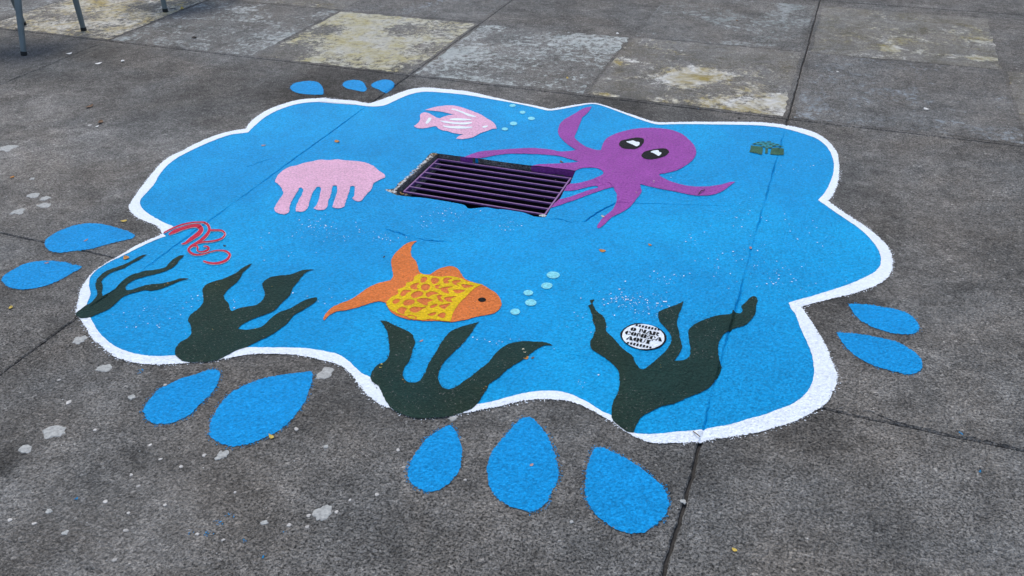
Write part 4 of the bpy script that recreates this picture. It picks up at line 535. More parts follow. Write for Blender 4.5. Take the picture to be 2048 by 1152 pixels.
def sheet(name, loops, z, mat, parent=None, slab=False, extra=(), ring=0.0, islands=(), origin=None, edge_loops=None):
    """flat film lying on the ground and dipping into the grooves"""
    verts, edges, isb = [], [], []
    for li, L in enumerate(loops):
        s = len(verts); n = len(L)
        for p in L: verts.append(Vector((p[0], p[1]))); isb.append(1.0 if (edge_loops is None or li in edge_loops) else 0.0)
        edges += [(s + i, s + (i + 1) % n) for i in range(n)]
    inner = list(extra) + groove_pts(loops, slab)
    if ring > 0:
        for li, L in enumerate(loops):
            n = len(L); st = max(1, int(n / max(8, sum((L[i] - L[i - 1]).length for i in range(n)) / (ring * 0.8))))
            for i in range(0, n, st):
                d = L[(i + 2) % n] - L[i - 2]
                if d.length < 1e-9: continue
                d.normalize(); nn = Vector((-d.y, d.x))
                for sg in (-1, 1): inner.append(L[i] + nn * (ring * sg))
        if inner:
            ins = inside(np.array([tuple(p) for p in inner]), loops)
            keep = []
            allb = np.array([tuple(p) for L in loops for p in L])
            for p, k in zip(inner, ins):
                if k and np.hypot(allb[:, 0] - p[0], allb[:, 1] - p[1]).min() > ring * 0.55: keep.append(p)
            gp = groove_pts(loops, slab); inner = keep + gp
    verts += [Vector((p[0], p[1])) for p in inner]; isb += [0.0] * len(inner)
    ov, oe, of, org = delaunay_2d_cdt(verts, edges, [], 0, 1e-6)[:4]
    V = np.array([tuple(v) for v in ov])
    F = np.array([f for f in of if len(f) == 3])
    F = F[inside(V[F].mean(1), loops)]
    # edge attribute by nearest original vertex (the triangulator may merge points)
    at = [max([isb[j] for j in o if j < len(isb)] or [1.0]) for o in org]
    zz = z + groove_h(V, slab)
    vs = [(x, y, h) for (x, y), h in zip(V, zz)]
    fs = []
    for a, b, c in F.tolist():
        cr = (V[b][0] - V[a][0]) * (V[c][1] - V[a][1]) - (V[b][1] - V[a][1]) * (V[c][0] - V[a][0])
        fs.append((a, b, c) if cr > 0 else (a, c, b))
    for isl in islands:
        s = len(vs); vs += [(p[0], p[1], z - 0.0006) for p in isl]; at += [0.0] * len(isl); fs.append(tuple(range(s, s + len(isl))))
    return mesh_obj(name, vs, fs, mat, parent, at, origin=origin)

def centre(loop):
    xs = [p[0] for p in loop]; ys = [p[1] for p in loop]
    return ((min(xs) + max(xs)) / 2, (min(ys) + max(ys)) / 2, 0)

def specks(loop, n, reach, size, seed):
    """loose bristle marks just outside an outline"""
    rg = random.Random(seed); out = []; m = len(loop)
    A = np.array([tuple(p) for p in loop]); area = 0.5 * sum(A[i - 1][0] * A[i][1] - A[i][0] * A[i - 1][1] for i in range(m))
    sg = -1 if area > 0 else 1
    for _ in range(n):
        i = rg.randrange(m)
        q = loop[i]
        if noise.noise(Vector((q.x * 6, q.y * 6, seed))) < -0.15: continue
        d = loop[(i + 3) % m] - loop[i - 3]
        if d.length < 1e-9: continue
        d.normalize(); nn = Vector((-d.y, d.x)) * sg
        c = q + nn * (rg.random() ** 2 * reach + 0.001); r = size * (0.35 + rg.random() * 0.9)
        a0 = math.atan2(nn.y, nn.x) + rg.uniform(-0.6, 0.6); el = rg.uniform(1.0, 2.2)
        pl = []
        for t in range(6):
            u = r * el * math.cos(t * math.pi / 3) * rg.uniform(0.7, 1.2); v = r * math.sin(t * math.pi / 3) * rg.uniform(0.7, 1.2)
            pl.append((c.x + u * math.cos(a0) - v * math.sin(a0), c.y + u * math.sin(a0) + v * math.cos(a0)))
        out.append(pl)
    return out

def prism_bm(bm, p0, p1, w0, d0, w1, d1, xaxis=Vector((1, 0, 0)), ch=0.18):
    """tapered bar with chamfered edges between two points"""
    p0, p1 = Vector(p0), Vector(p1); z = (p1 - p0).normalized()
    x = (xaxis - z * xaxis.dot(z)).normalized(); y = z.cross(x)
    rings = []
    for p, w, d in ((p0, w0, d0), (p1, w1, d1)):
        r = []
        for sx, sy in ((1, 1), (-1, 1), (-1, -1), (1, -1)):
            c = min(w, d) * ch
            o = [(sx * (w / 2 - c), sy * d / 2), (sx * w / 2, sy * (d / 2 - c))]
            if sx * sy > 0: o = o[::-1]
            for u, v in o: r.append(bm.verts.new(p + x * u + y * v))
        rings.append(r)
    n = 8
    for i in range(n): bm.faces.new((rings[0][i], rings[0][(i + 1) % n], rings[1][(i + 1) % n], rings[1][i]))
    bm.faces.new(rings[0][::-1]); bm.faces.new(rings[1])

def bm_obj(name, bm, mat, parent, origin=None):
    bmesh.ops.recalc_face_normals(bm, faces=bm.faces[:])
    vs = [tuple(v.co) for v in bm.verts]; bm.verts.index_update()
    fs = [tuple(v.index for v in f.verts) for f in bm.faces]; bm.free()
    return mesh_obj(name, vs, fs, mat, parent, origin=origin)

# ------------------------------------------------------------------ the ground: a dirt bed and its concrete slabs
hole = rough_edge(spline(D['hole'], 0.006), 0.0012, 0.0012, 11)
ground = sheet('ground', [[Vector(p) for p in ((-150, -150), (150, -150), (150, 150), (-150, 150))], hole], -0.009, MAT['dirt'], slab=True)
tag(ground, kind='structure')

def slab(x0, y0, x1, y1, holes=(), fine=False):
    step = 0.02 if fine else 0.25
    fx = 0.55 if y0 > 3.9 else 0.85
    hx0, hx1 = XH.get(x0, 0.003) * fx, XH.get(x1, 0.003) * fx; hy0, hy1 = YH.get(y0, 0.004), YH.get(y1, 0.004)
    nx = max(2, int((x1 - x0) / step)); ny = max(2, int((y1 - y0) / step))
    def ring(ins):
        L = []
        xs = np.linspace(x0 + hx0 + ins, x1 - hx1 - ins, nx + 1); ys = np.linspace(y0 + hy0 + ins, y1 - hy1 - ins, ny + 1)
        wx = lambda xj, y, s: (jx(xj, y, xj) - xj) + 0.002 * noise.noise(Vector((y * 40, xj, s)))
        for i in range(nx): L.append(Vector((xs[i] + (wx(x0, ys[0], 1) if i == 0 else 0), ys[0] + wx(y0, xs[i], 1))))
        for i in range(ny): L.append(Vector((xs[-1] + wx(x1, ys[i], 2), ys[i] + (wx(y0, xs[-1], 1) if i == 0 else 0))))
        for i in range(nx): L.append(Vector((xs[nx - i], ys[-1] + wx(y1, xs[nx - i], 2))))
        for i in range(ny): L.append(Vector((xs[0] + wx(x0, ys[ny - i], 1), ys[ny - i])))
        return L
    top = ring(0.004); low = ring(0.0)
    o = sheet('slab', [top] + list(holes), 0.0, MAT['concrete'], ground, slab=True)
    me = o.data; bm = bmesh.new(); bm.from_mesh(me)
    n = len(top)
    a = [bm.verts.new((p.x, p.y, 0.0)) for p in top]
    b = [bm.verts.new((p.x, p.y, -0.004)) for p in low]
    c = [bm.verts.new((p.x, p.y, -0.10)) for p in low]
    off = parent_loc(ground)
    for v in a + b + c: v.co -= off
    for i in range(n):
        j = (i + 1) % n
        bm.faces.new((b[i], b[j], a[j], a[i])); bm.faces.new((c[i], c[j], b[j], b[i]))
    bm.to_mesh(me); bm.free()
    return o
for i in range(len(XJ) - 1):
    for j in range(len(YJ) - 1):
        x0, x1, y0, y1 = XJ[i], XJ[i + 1], YJ[j], YJ[j + 1]
        fine = x0 > -7 and x1 < 2.5 and y0 > -1 and y1 < 9
        slab(x0, y0, x1, y1, [hole] if (x0 < -1.2 < x1 and y0 < 2.9 < y1) else [], fine)

# ------------------------------------------------------------------ old game-board squares
BOARD = [
    (-5.2, -4.2, 3.96, 4.93, 'fy_mid', 'blotchy yellow and white square under the metal chair legs'),
    (-6.2, -5.22, 3.96, 4.93, 'fb_mid', 'bluish white square at the top left corner, left of the yellow one under the chair'),
    (-4.165, -3.14, 3.96, 4.93, 'fb_mid', 'bluish white square between the two yellow squares on the left'),
    (-3.115, -2.14, 3.965, 4.93, 'fy_hi', 'brightest pale yellow square, behind the three small blue drops'),
    (-2.095, -1.15, 3.965, 4.93, 'fb_hi', 'pale bluish white square right of the brightest yellow square'),
    (-1.13, -0.165, 3.965, 4.95, 'fy_low', 'dark worn square with a white and yellow patch in its middle, behind the octopus'),
    (-0.115, 0.85, 3.965, 4.95, 'fb_low', 'nearly bare bluish square right of the wide slab joint'),
    (0.87, 1.86, 3.965, 4.95, 'fy_low', 'yellowish worn square at the right edge of the photo'),
    (-4.165, -3.14, 4.97, 5.95, 'fy_low', 'yellow brown square at the top edge, above the bluish one'),
    (-3.115, -2.14, 4.97, 5.95, 'fb_low', 'faint bluish square at the top edge, behind the brightest yellow one'),
    (-1.13, -0.165, 4.97, 5.95, 'fb_mid2', 'faint bluish square at the top edge, left of the wide slab joint'),
    (-0.115, 0.85, 4.97, 5.95, 'fy_low2', 'olive yellow square at the top edge, right of the wide slab joint')
]
for (x0, x1, y0, y1, mat, label) in BOARD:
    L = []
    cs = [(x0, y0), (x1, y0), (x1, y1), (x0, y1)]
    for (a, b) in zip(cs, cs[1:] + cs[:1]):
        for t in range(25): L.append(Vector(a).lerp(Vector(b), t / 25))
    L = rough_edge(L, 0.012, 0.006, x0 + y0)
    tag(sheet('faded_square', [L], 0.0010, MAT[mat], origin=((x0 + x1) / 2, (y0 + y1) / 2, 0)), label, 'painted square', 'worn painted squares of the old game board')

# ------------------------------------------------------------------ storm drain and its grate
drain = empty('storm_drain', (-1.24, 2.9, -0.4), 'rectangular concrete drain pit sunk in the middle of the blue mural', 'drain')
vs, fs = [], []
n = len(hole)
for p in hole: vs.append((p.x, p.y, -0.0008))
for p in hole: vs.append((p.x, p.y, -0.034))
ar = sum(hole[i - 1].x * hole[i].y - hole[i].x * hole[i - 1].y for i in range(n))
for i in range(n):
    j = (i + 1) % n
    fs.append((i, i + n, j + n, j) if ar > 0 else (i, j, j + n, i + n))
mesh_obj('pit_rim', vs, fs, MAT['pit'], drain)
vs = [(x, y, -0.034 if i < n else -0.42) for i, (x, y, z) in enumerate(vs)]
mesh_obj('pit_wall', vs, fs, MAT['muck_shade'], drain)  # wall below the rim: shade under the grate is put into its colour
mesh_obj('pit_floor', [(-1.7, 2.5, -0.40), (-0.8, 2.5, -0.40), (-0.8, 3.2, -0.40), (-1.7, 3.2, -0.40)], [(0, 1, 2, 3)], MAT['muck_shade'], drain)
for (cx, cy, r) in ((-1.06, 3.0, 0.05), (-1.33, 2.93, 0.06), (-1.2, 2.85, 0.03)):
    mesh_obj('purple_paint_drip', [(cx + r * (1 + 0.3 * math.sin(3 * t)) * math.cos(t), cy + 0.6 * r * math.sin(t), -0.397) for t in [i * math.pi / 6 for i in range(12)]], [tuple(range(12))], MAT['grate'], drain)
# purple and blue paint that ran over the far edge onto the pit wall
far = sorted([p for p in hole if p.y > 3.03], key=lambda p: p.x)
def wall_paint(name, xa, xb, zb, mat, parent):
    pts = [p for p in far if xa <= p.x <= xb]
    v, f = [], []
    for i, p in enumerate(pts):
        zz = zb * (1 + 0.35 * noise.noise(Vector((p.x * 60, 0, 2))))
        v += [(p.x, p.y - 0.0012, 0.001), (p.x, p.y - 0.0012, -zz)]
    f = [(2 * i, 2 * i + 1, 2 * i + 3, 2 * i + 2) for i in range(len(pts) - 1)]
    return mesh_obj(name, v, f, mat, parent)

GX0, GX1, GY0, GY1, GZ = -1.537, -0.928, 2.727, 3.058, -0.017
grate = empty('drain_grate', ((GX0 + GX1) / 2, (GY0 + GY1) / 2, GZ - 0.03), 'purple painted steel bar grate sunk into the storm drain', 'grate')
for x in (GX0, GX1):
    bm = bmesh.new(); prism_bm(bm, (x, GY0 - 0.004, GZ - 0.0085), (x, GY1 + 0.004, GZ - 0.0085), 0.0075, 0.018, 0.0075, 0.018, Vector((1, 0, 0)), 0.12)
    bm_obj('side_rail', bm, MAT['grate'], grate)
for i in range(8):
    y = GY0 + (GY1 - GY0) * i / 7
    bm = bmesh.new(); prism_bm(bm, (GX0 + 0.0035, y, GZ - 0.0038), (GX1 - 0.0035, y, GZ - 0.0038), 0.0068, 0.0075, 0.0068, 0.0075, Vector((0, 1, 0)), 0.15)
    bm_obj('bar', bm, MAT['grate'], grate)
# steel ledges that carry the grate
for x in (GX0 + 0.002, GX1 - 0.002):
    bm = bmesh.new(); prism_bm(bm, (x, 2.70, GZ - 0.031), (x, 3.066, GZ - 0.031), 0.012, 0.02, 0.012, 0.02)
    bm_obj('ledge', bm, MAT['pit'], drain)

# ------------------------------------------------------------------ the mural: blue water and white border
outer = rough_edge(spline(D['outer'], 0.0035), 0.0018, 0.0040, 1)
inner = rough_edge(spline(D['inner'], 0.0055), 0.0014, 0.0009, 2)
phole = rough_edge(spline(D['painthole'], 0.006), 0.0012, 0.002, 5)
mural = empty('sea_mural', (-1.15, 2.6, 0), 'large bright blue sea shape with scalloped white outline painted on the concrete', 'mural')
sheet('blue_water', [inner, phole], 0.0016, MAT['blue'], mural, edge_loops=(1,))
sheet('white_border', [outer, inner], 0.0026, MAT['white'], mural, ring=0.012, islands=specks(outer, 1500, 0.009, 0.0014, 3), edge_loops=(0,))

def figure(name, key, mat, label, cat, z=0.0036, amp=0.0012, fine=0.0016, step=0.005, ring=0.0, isl=0, parent=None, group=None, holes=(), seed=None):
    sd = seed if seed is not None else len(key) * 1.7 + D[key][0][0]
    L = rough_edge(spline(D[key], step), amp, fine, sd)
    H = [rough_edge(spline(D[h], 0.004), 0.0006, 0.0006, sd + 1) for h in holes]
    o = sheet(name, [L] + H, z, MAT[mat], parent, ring=ring, islands=specks(L, isl, 0.009, 0.0013, sd) if isl else (), origin=None if parent else centre(D[key]))
    return tag(o, label, cat, group)

octo = empty('painted_octopus', centre(D['octopus']), 'purple octopus with two black eyes painted beside the drain grate', 'painted octopus')
figure('body', 'octopus', 'purple', None, None, parent=octo)
for e, gl in (('eye1', 'glint1'), ('eye2', 'glint2')):
    ey = figure('eye', e, 'black', None, None, 0.0046, 0.0012, 0.0014, 0.0025, parent=octo)
    figure('eye_glint', gl, 'whitefig', None, None, 0.0056, 0.0008, 0.0008, 0.002, parent=ey)
wall_paint('tentacle_drip', -1.44, -1.374, 0.026, MAT['purple'], octo)
wall_paint('tentacle_drip', -1.115, -0.90, 0.028, MAT['purple'], octo)
wall_paint('blue_drip', -1.372, -1.352, 0.022, MAT['blue'], mural)

pf = empty('painted_pink_fish', centre(D['pinkfish']), 'small pink fish with white stripes painted at the far side of the mural', 'painted fish')
figure('body', 'pinkfish', 'pink', None, None, parent=pf, step=0.004)
for q in ('ps1', 'ps2', 'ps3', 'ps4'): figure('stripe', q, 'whitefig', None, None, 0.0046, 0.001, 0.001, 0.003, parent=pf)
figure('eye', 'ps5', 'whitefig', None, None, 0.0046, 0.0006, 0.0006, 0.003, parent=pf)
figure('tail_mark', 'ps6', 'whitefig', None, None, 0.0046, 0.0006, 0.0006, 0.003, parent=pf)

figure('painted_jellyfish', 'jelly', 'pink', 'plain pink jellyfish with five stubby tentacles painted left of the drain', 'painted jellyfish', step=0.004)

gf = empty('painted_goldfish', centre(D['goldfish']), 'large orange fish with yellow scales painted in the near half of the mural', 'painted fish')
figure('body', 'goldfish', 'orange', None, None, parent=gf)
figure('scale_net', 'scales', 'yellow', None, None, 0.0046, 0.0012, 0.0012, 0.004, parent=gf, holes=['gap%d' % i for i in range(25)])
figure('eye', 'eye3', 'black', None, None, 0.0046, 0.0004, 0.0004, 0.002, parent=gf)

figure('painted_seaweed', 'weed1', 'weed', 'thin dark green seaweed with three slender fronds at the left tip of the mural', 'painted seaweed', group='dark green seaweeds painted along the near edge')
figure('painted_seaweed', 'weed2', 'weed', 'dark green seaweed with a blunt round foot, left of the orange fish tail', 'painted seaweed', group='dark green seaweeds painted along the near edge')
figure('painted_seaweed', 'weed3', 'weed', 'dark green seaweed with three smooth fronds right under the orange fish', 'painted seaweed', group='dark green seaweeds painted along the near edge', isl=120, fine=0.002)
figure('painted_seaweed', 'weed4', 'weed', 'dark green branching seaweed that curls around the lettered round stencil', 'painted seaweed', group='dark green seaweeds painted along the near edge')

POS5 = ['nearest the fish mouth']
BL1 = ['pale bubble highest of five right of the pink fish, next to the white border', 'pale bubble second from the top right of the pink fish', 'pale bubble farthest right of the five by the pink fish', 'pale bubble second closest to the pink fish mouth', 'pale bubble closest to the pink fish mouth']
BL2 = ['largest pale bubble, highest of five right of the orange fish', 'pale bubble second from the top right of the orange fish', 'pale bubble level with the eye right of the orange fish, middle of five', 'pale bubble second lowest of five right of the orange fish', 'lowest pale bubble, closest under the chin side of the orange fish']
for i in range(5):
    figure('painted_bubble', 'bubble_a%d' % i, 'bubble', BL1[i], 'painted bubble', 0.0036, 0.001, 0.001, 0.003, group='bubbles rising from the pink fish')
for i in range(5):
    figure('painted_bubble', 'bubble_b%d' % i, 'bubble', BL2[i], 'painted bubble', 0.0036, 0.001, 0.001, 0.003, group='bubbles rising from the orange fish')

DL = ['blue paint drop behind the far border, leftmost of three small ones in a row',
      'blue paint drop behind the far border, middle of three small ones in a row',
      'blue paint drop behind the far border, right one touching the slab joint',
      'long blue paint drop left of the mural, upper one with a slab joint under it',
      'long blue paint drop left of the mural, lower one at the photo edge',
      'slim blue paint drop below the left bulge of the mural, left of a larger one',
      'big leaning blue paint drop with a yellow scrap on its lower edge',
      'small narrow blue paint drop at the near side, left of the upright round one',
      'upright round blue paint drop, middle of the three nearest the camera',
      'blue paint drop leaning right beside the wide dark slab joint at the near side',
      'blue paint drop right of the mural, upper of two stacked ones',
      'blue paint drop right of the mural, lower and longer of two stacked ones']
for i in range(12):
    figure('painted_drop', 'drop%d' % i, 'dropblue', DL[i], 'painted drop', 0.0018, 0.0020 if i > 2 else 0.0012, 0.0036 if i > 2 else 0.0012, 0.0045, ring=0.009, isl=200 if 4 < i < 10 else 60, group='blue drops splashing around the mural')

# round stencil with its lettering
dc = (-0.3828, 2.0525)
stn = empty('stencil_sign', (dc[0], dc[1], 0), 'round white stencil reading O MAR COMECA AQUI in black, between seaweed fronds'.replace('COMECA', 'COME\u00c7A'), 'stencil sign')
figure('rim', 'disc', 'black', None, None, 0.0036, 0.0008, 0.0008, 0.003, parent=stn)
sheet('face', [rough_edge([Vector((dc[0] + 0.0632 * math.cos(t), dc[1] + 0.0632 * math.sin(t))) for t in [i * 2 * math.pi / 120 for i in range(120)]], 0.001, 0.0008, 4)], 0.0046, MAT['whitefig'], stn)
def ell(cx, cy, rx, ry, n=20, a0=0, a1=360): return [(cx + rx * math.cos(math.radians(a0 + (a1 - a0) * i / n)), cy + ry * math.sin(math.radians(a0 + (a1 - a0) * i / n))) for i in range(n + (a1 - a0 < 360))]
def halfmoon(side):   # one fat half of an O
    s = 1 if side > 0 else -1
    return [(0.5 + s * 0.05, 0.98)] + [(0.5 + s * (0.05 + 0.45 * math.sin(math.radians(180 * i / 10))), 0.5 + 0.5 * math.cos(math.radians(180 * i / 10))) for i in range(11)] + [(0.5 + s * 0.05, 0.02)]
GLY = {
 'O': [halfmoon(-1), halfmoon(1)],
 'Q': [halfmoon(-1), halfmoon(1), [(0.5, 0.12), (0.75, 0.2), (1.05, -0.16), (0.78, -0.16)]],
 'C': [halfmoon(-1), [(0.55, 1.0), (0.8, 0.93), (0.95, 0.8), (0.97, 0.6), (0.72, 0.62), (0.66, 0.85), (0.55, 0.92)], [(0.55, 0.0), (0.8, 0.06), (0.97, 0.25), (0.9, 0.34), (0.72, 0.12), (0.55, 0.08)]],
 'M': [[(0.0, 0.0), (0.22, 0.0), (0.22, 1.0), (0.0, 1.0)], [(0.24, 1.0), (0.42, 1.0), (0.56, 0.45), (0.46, 0.1)], [(0.62, 0.0), (1.0, 0.0), (1.0, 1.0), (0.72, 1.0), (0.62, 0.7)]],
 'A': [[(-0.05, 0.0), (0.3, 0.0), (0.3, 0.1), (0.18, 0.14), (0.48, 0.9), (0.42, 1.0)], [(0.46, 1.0), (0.66, 1.0), (1.08, 0.0), (0.5, 0.0), (0.5, 0.1), (0.6, 0.14), (0.5, 0.42)], [(0.3, 0.3), (0.52, 0.3), (0.5, 0.38), (0.32, 0.38)]],
 'R': [[(0.0, 0.0), (0.4, 0.0), (0.4, 1.0), (0.0, 1.0)], [(0.45, 1.0), (0.8, 0.97), (0.95, 0.8), (0.9, 0.6), (0.7, 0.5), (0.45, 0.48), (0.45, 0.56), (0.58, 0.62), (0.6, 0.86), (0.45, 0.92)], [(0.48, 0.46), (0.75, 0.46), (0.9, 0.15), (1.05, 0.1), (1.05, 0.0), (0.72, 0.0)]],
 'E': [[(0.0, 0.0), (0.42, 0.0), (0.42, 1.0), (0.0, 1.0)], [(0.46, 1.0), (1.0, 1.0), (1.0, 0.7), (0.9, 0.7), (0.8, 0.92), (0.46, 0.92)], [(0.46, 0.45), (0.78, 0.36), (0.78, 0.66), (0.46, 0.56)], [(0.46, 0.0), (1.0, 0.0), (1.02, 0.32), (0.92, 0.32), (0.8, 0.08), (0.46, 0.08)]],
 'U': [[(0.0, 1.0), (0.42, 1.0), (0.4, 0.25), (0.5, 0.1), (0.5, 0.0), (0.3, 0.0), (0.08, 0.15), (0.05, 0.3)], [(0.54, 0.0), (0.75, 0.06), (0.9, 0.3), (0.92, 0.92), (1.05, 1.0), (0.7, 1.0), (0.8, 0.92), (0.78, 0.3), (0.68, 0.14), (0.54, 0.08)]],
 'I': [[(0.12, 0.0), (0.88, 0.0), (0.88, 0.1), (0.75, 0.12), (0.75, 0.88), (0.88, 0.9), (0.88, 1.0), (0.12, 1.0), (0.12, 0.9), (0.25, 0.88), (0.25, 0.12), (0.12, 0.1)]],
}
GLY['\u00c7'] = GLY['C'] + [[(0.5, -0.04), (0.66, -0.04), (0.74, -0.2), (0.5, -0.3), (0.45, -0.24), (0.58, -0.18)]]
ROWS = [((2.0767, 0.0165), (('O', -0.4195, 0.0155), ('M', -0.3905, 0.018), ('A', -0.3690, 0.017), ('R', -0.3490, 0.017))),
        ((2.0535, 0.0165), (('C', -0.4305, 0.0155), ('O', -0.4128, 0.0155), ('M', -0.3925, 0.018), ('E', -0.3720, 0.0155), ('\u00c7', -0.3540, 0.0155), ('A', -0.3350, 0.017))),
        ((2.0292, 0.0165), (('A', -0.4185, 0.017), ('Q', -0.3985, 0.0165), ('U', -0.3795, 0.016), ('I', -0.3625, 0.015)))]
for (cy, h), row in ROWS:
    for ch, cx, w in row:
        w = w * 1.14; hh = h * 1.16
        V, F = [], []
        for poly in GLY[ch]:
            pp = [(cx - w / 2 + u * w + 0.0003 * noise.noise(Vector((u * 5 + cx * 900, v * 5, 0))), cy - hh / 2 + v * hh) for u, v in poly]
            s = len(V); V += [(x, y, 0.0057) for x, y in pp]
            if len(pp) > 2: F.append(tuple(range(s, s + len(pp))))
        mesh_obj('letter', V, F, MAT['black'], stn)
for cy, sgn in ((2.1003, 1), (2.0045, -1)):
    for i in range(8):
        x = -0.4185 + i * 0.0098 + (0.0035 if sgn > 0 else 0)
        hh = 0.0085 + 0.005 * math.sin(math.pi * (i + 0.5) / 8)
        y0 = cy - hh / 2
        mesh_obj('dash', [(x - 0.0031, y0, 0.0057), (x + 0.0031, y0 + 0.0006, 0.0057), (x + 0.0034, y0 + hh, 0.0057), (x - 0.0028, y0 + hh - 0.0008, 0.0057)], [(0, 1, 2, 3)], MAT['black'], stn)

# red swirl emblem and green tree emblem
sw = empty('red_emblem', centre(D['red0']), 'red curling line emblem edged in white at the left notch of the mural', 'painted emblem')
for i in range(4):
    figure('white_edging', 'redw%d' % i, 'whitefig', None, None, 0.0036 + 0.0002 * i, 0.0005, 0.0004, 0.003, parent=sw)
for i in range(4):
    figure('red_stroke', 'red%d' % i, 'red', None, None, 0.0046 + 0.0002 * i, 0.0005, 0.0004, 0.003, parent=sw)
gr = empty('green_emblem', centre(D['gright']), 'small dark green tree and block emblem painted at the far right of the mural', 'painted emblem')
figure('tree_crown', 'gcrown', 'teal', None, None, 0.0036, 0.0008, 0.001, 0.003, parent=gr)
for q in ('gleft', 'gright'): figure('block', q, 'emgreen', None, None, 0.0041, 0.0008, 0.001, 0.003, parent=gr)
figure('stem', 'gstem', 'emgreen', None, None, 0.0044, 0.0008, 0.001, 0.003, parent=gr)
for i in range(14): figure('leaf_mark', 'gfleck%d' % i, 'emgreen', None, None, 0.0047, 0.0008, 0.0006, 0.003, parent=gr)

# ------------------------------------------------------------------ small loose things
def blob(cx, cy, r, asp, rot, hgt, rg, n=22, ragged=0.34):
    V = [(cx, cy, hgt)]; F = []
    s = rg.random() * 50
    prof = [1 + ragged * 1.6 * noise.noise(Vector((math.cos(2 * math.pi * i / n) * 1.2, math.sin(2 * math.pi * i / n) * 1.2, s))) + ragged * 0.5 * rg.uniform(-1, 1) for i in range(n)]
    for fr, z in ((0.55, hgt * 0.95), (0.88, hgt * 0.75), (1.0, -0.0004)):
        for i in range(n):
            t = 2 * math.pi * i / n; u = r * fr * prof[i] * math.cos(t); v = r * asp * fr * prof[i] * math.sin(t)
            V.append((cx + u * math.cos(rot) - v * math.sin(rot), cy + u * math.sin(rot) + v * math.cos(rot), z))
    for i in range(n):
        j = (i + 1) % n
        F.append((0, 1 + i, 1 + j))
        for q in range(2): F.append((1 + q * n + i, 1 + (q + 1) * n + i, 1 + (q + 1) * n + j, 1 + q * n + j))
    return V, F

GUM = [
    (-0.9414, 1.1208, 0.0264, 0.7214, 1.6327, 'largest pale gum spot, near the bottom edge left of centre, between two tiny ones'),
    (-1.2882, 1.1983, 0.0209, 0.761, 1.8118, 'pale round gum spot just below the big leaning blue drop'),
    (-1.7714, 1.1216, 0.03, 0.8377, 0.1966, 'wide blurred gum spot at the lower left, below the slab joint'),
    (-1.7938, 1.0456, 0.02, 0.654, 2.5124, 'pale oval gum spot beside a dark stain at the lower left edge'),
    (-1.8455, 1.3841, 0.024, 0.7278, 0.703, 'gum spot below the left bulge of the white border, beside the first small blue drop'),
    (-2.0183, 1.4689, 0.022, 0.9487, 1.4108, 'gum spot touching the white border at its far left bend'),
    (-1.2111, 1.5822, 0.0264, 0.9009, 1.4291, 'gum spot in the bay of the white border, right of the big leaning blue drop'),
    (-0.7809, 1.5305, 0.0122, 0.8417, 0.4518, 'small pale gum spot at the foot of the seaweed under the orange fish'),
    (-0.1405, 1.4456, 0.0083, 0.8405, 2.6041, 'pale gum spot sitting in the wide slab joint at the near side'),
    (-0.3738, 1.2953, 0.0058, 0.807, 2.2238, 'tiny pale gum spot below the near upright blue drop, left of the leaning one'),
    (-2.9516, 2.1786, 0.0293, 0.8514, 0.1921, 'gum spot at the left edge, topmost of a cluster of four'),
    (-2.8808, 2.1745, 0.0208, 0.8775, 1.7733, 'gum spot at the left edge, right one in the middle of a cluster of four'),
    (-2.8344, 2.1265, 0.0287, 0.7404, 0.093, 'gum spot at the left edge, second lowest of a cluster of four'),
    (-2.8956, 2.0529, 0.0284, 0.9097, 1.4182, 'gum spot at the left edge, lowest of a cluster of four'),
    (-3.0773, 2.2964, 0.0131, 0.8656, 2.6364, 'small gum spot above the cluster of four at the left edge'),
    (-3.4461, 2.5089, 0.0377, 0.8642, 2.7633, 'pale gum spot cut by the left photo edge, highest one'),
    (-1.6752, 1.3066, 0.0114, 0.7685, 2.4027, 'gum spot left of the slim blue drop'),
    (-1.5682, 0.9011, 0.0098, 0.7834, 2.8068, 'gum spot with a dark rim at the lower left corner area'),
    (-1.4797, 0.8636, 0.0083, 0.9137, 0.2924, 'bright gum spot near the lower left corner'),
    (-1.0546, 1.0494, 0.0095, 0.6908, 0.651, 'speckled gum spot left of the largest one at the bottom'),
    (-1.0505, 1.3194, 0.0066, 0.9396, 1.3085, 'ring shaped gum spot right of the big leaning blue drop')
]
rg = random.Random(21)
for (x, y, r, a, rot, label) in GUM:
    V, F = blob(x, y, r, a, rot, 0.0016, rg)
    tag(mesh_obj('gum_spot', V, F, MAT['gum'], origin=(x, y, 0)), label, 'gum spot', 'flattened pale spots on the concrete')
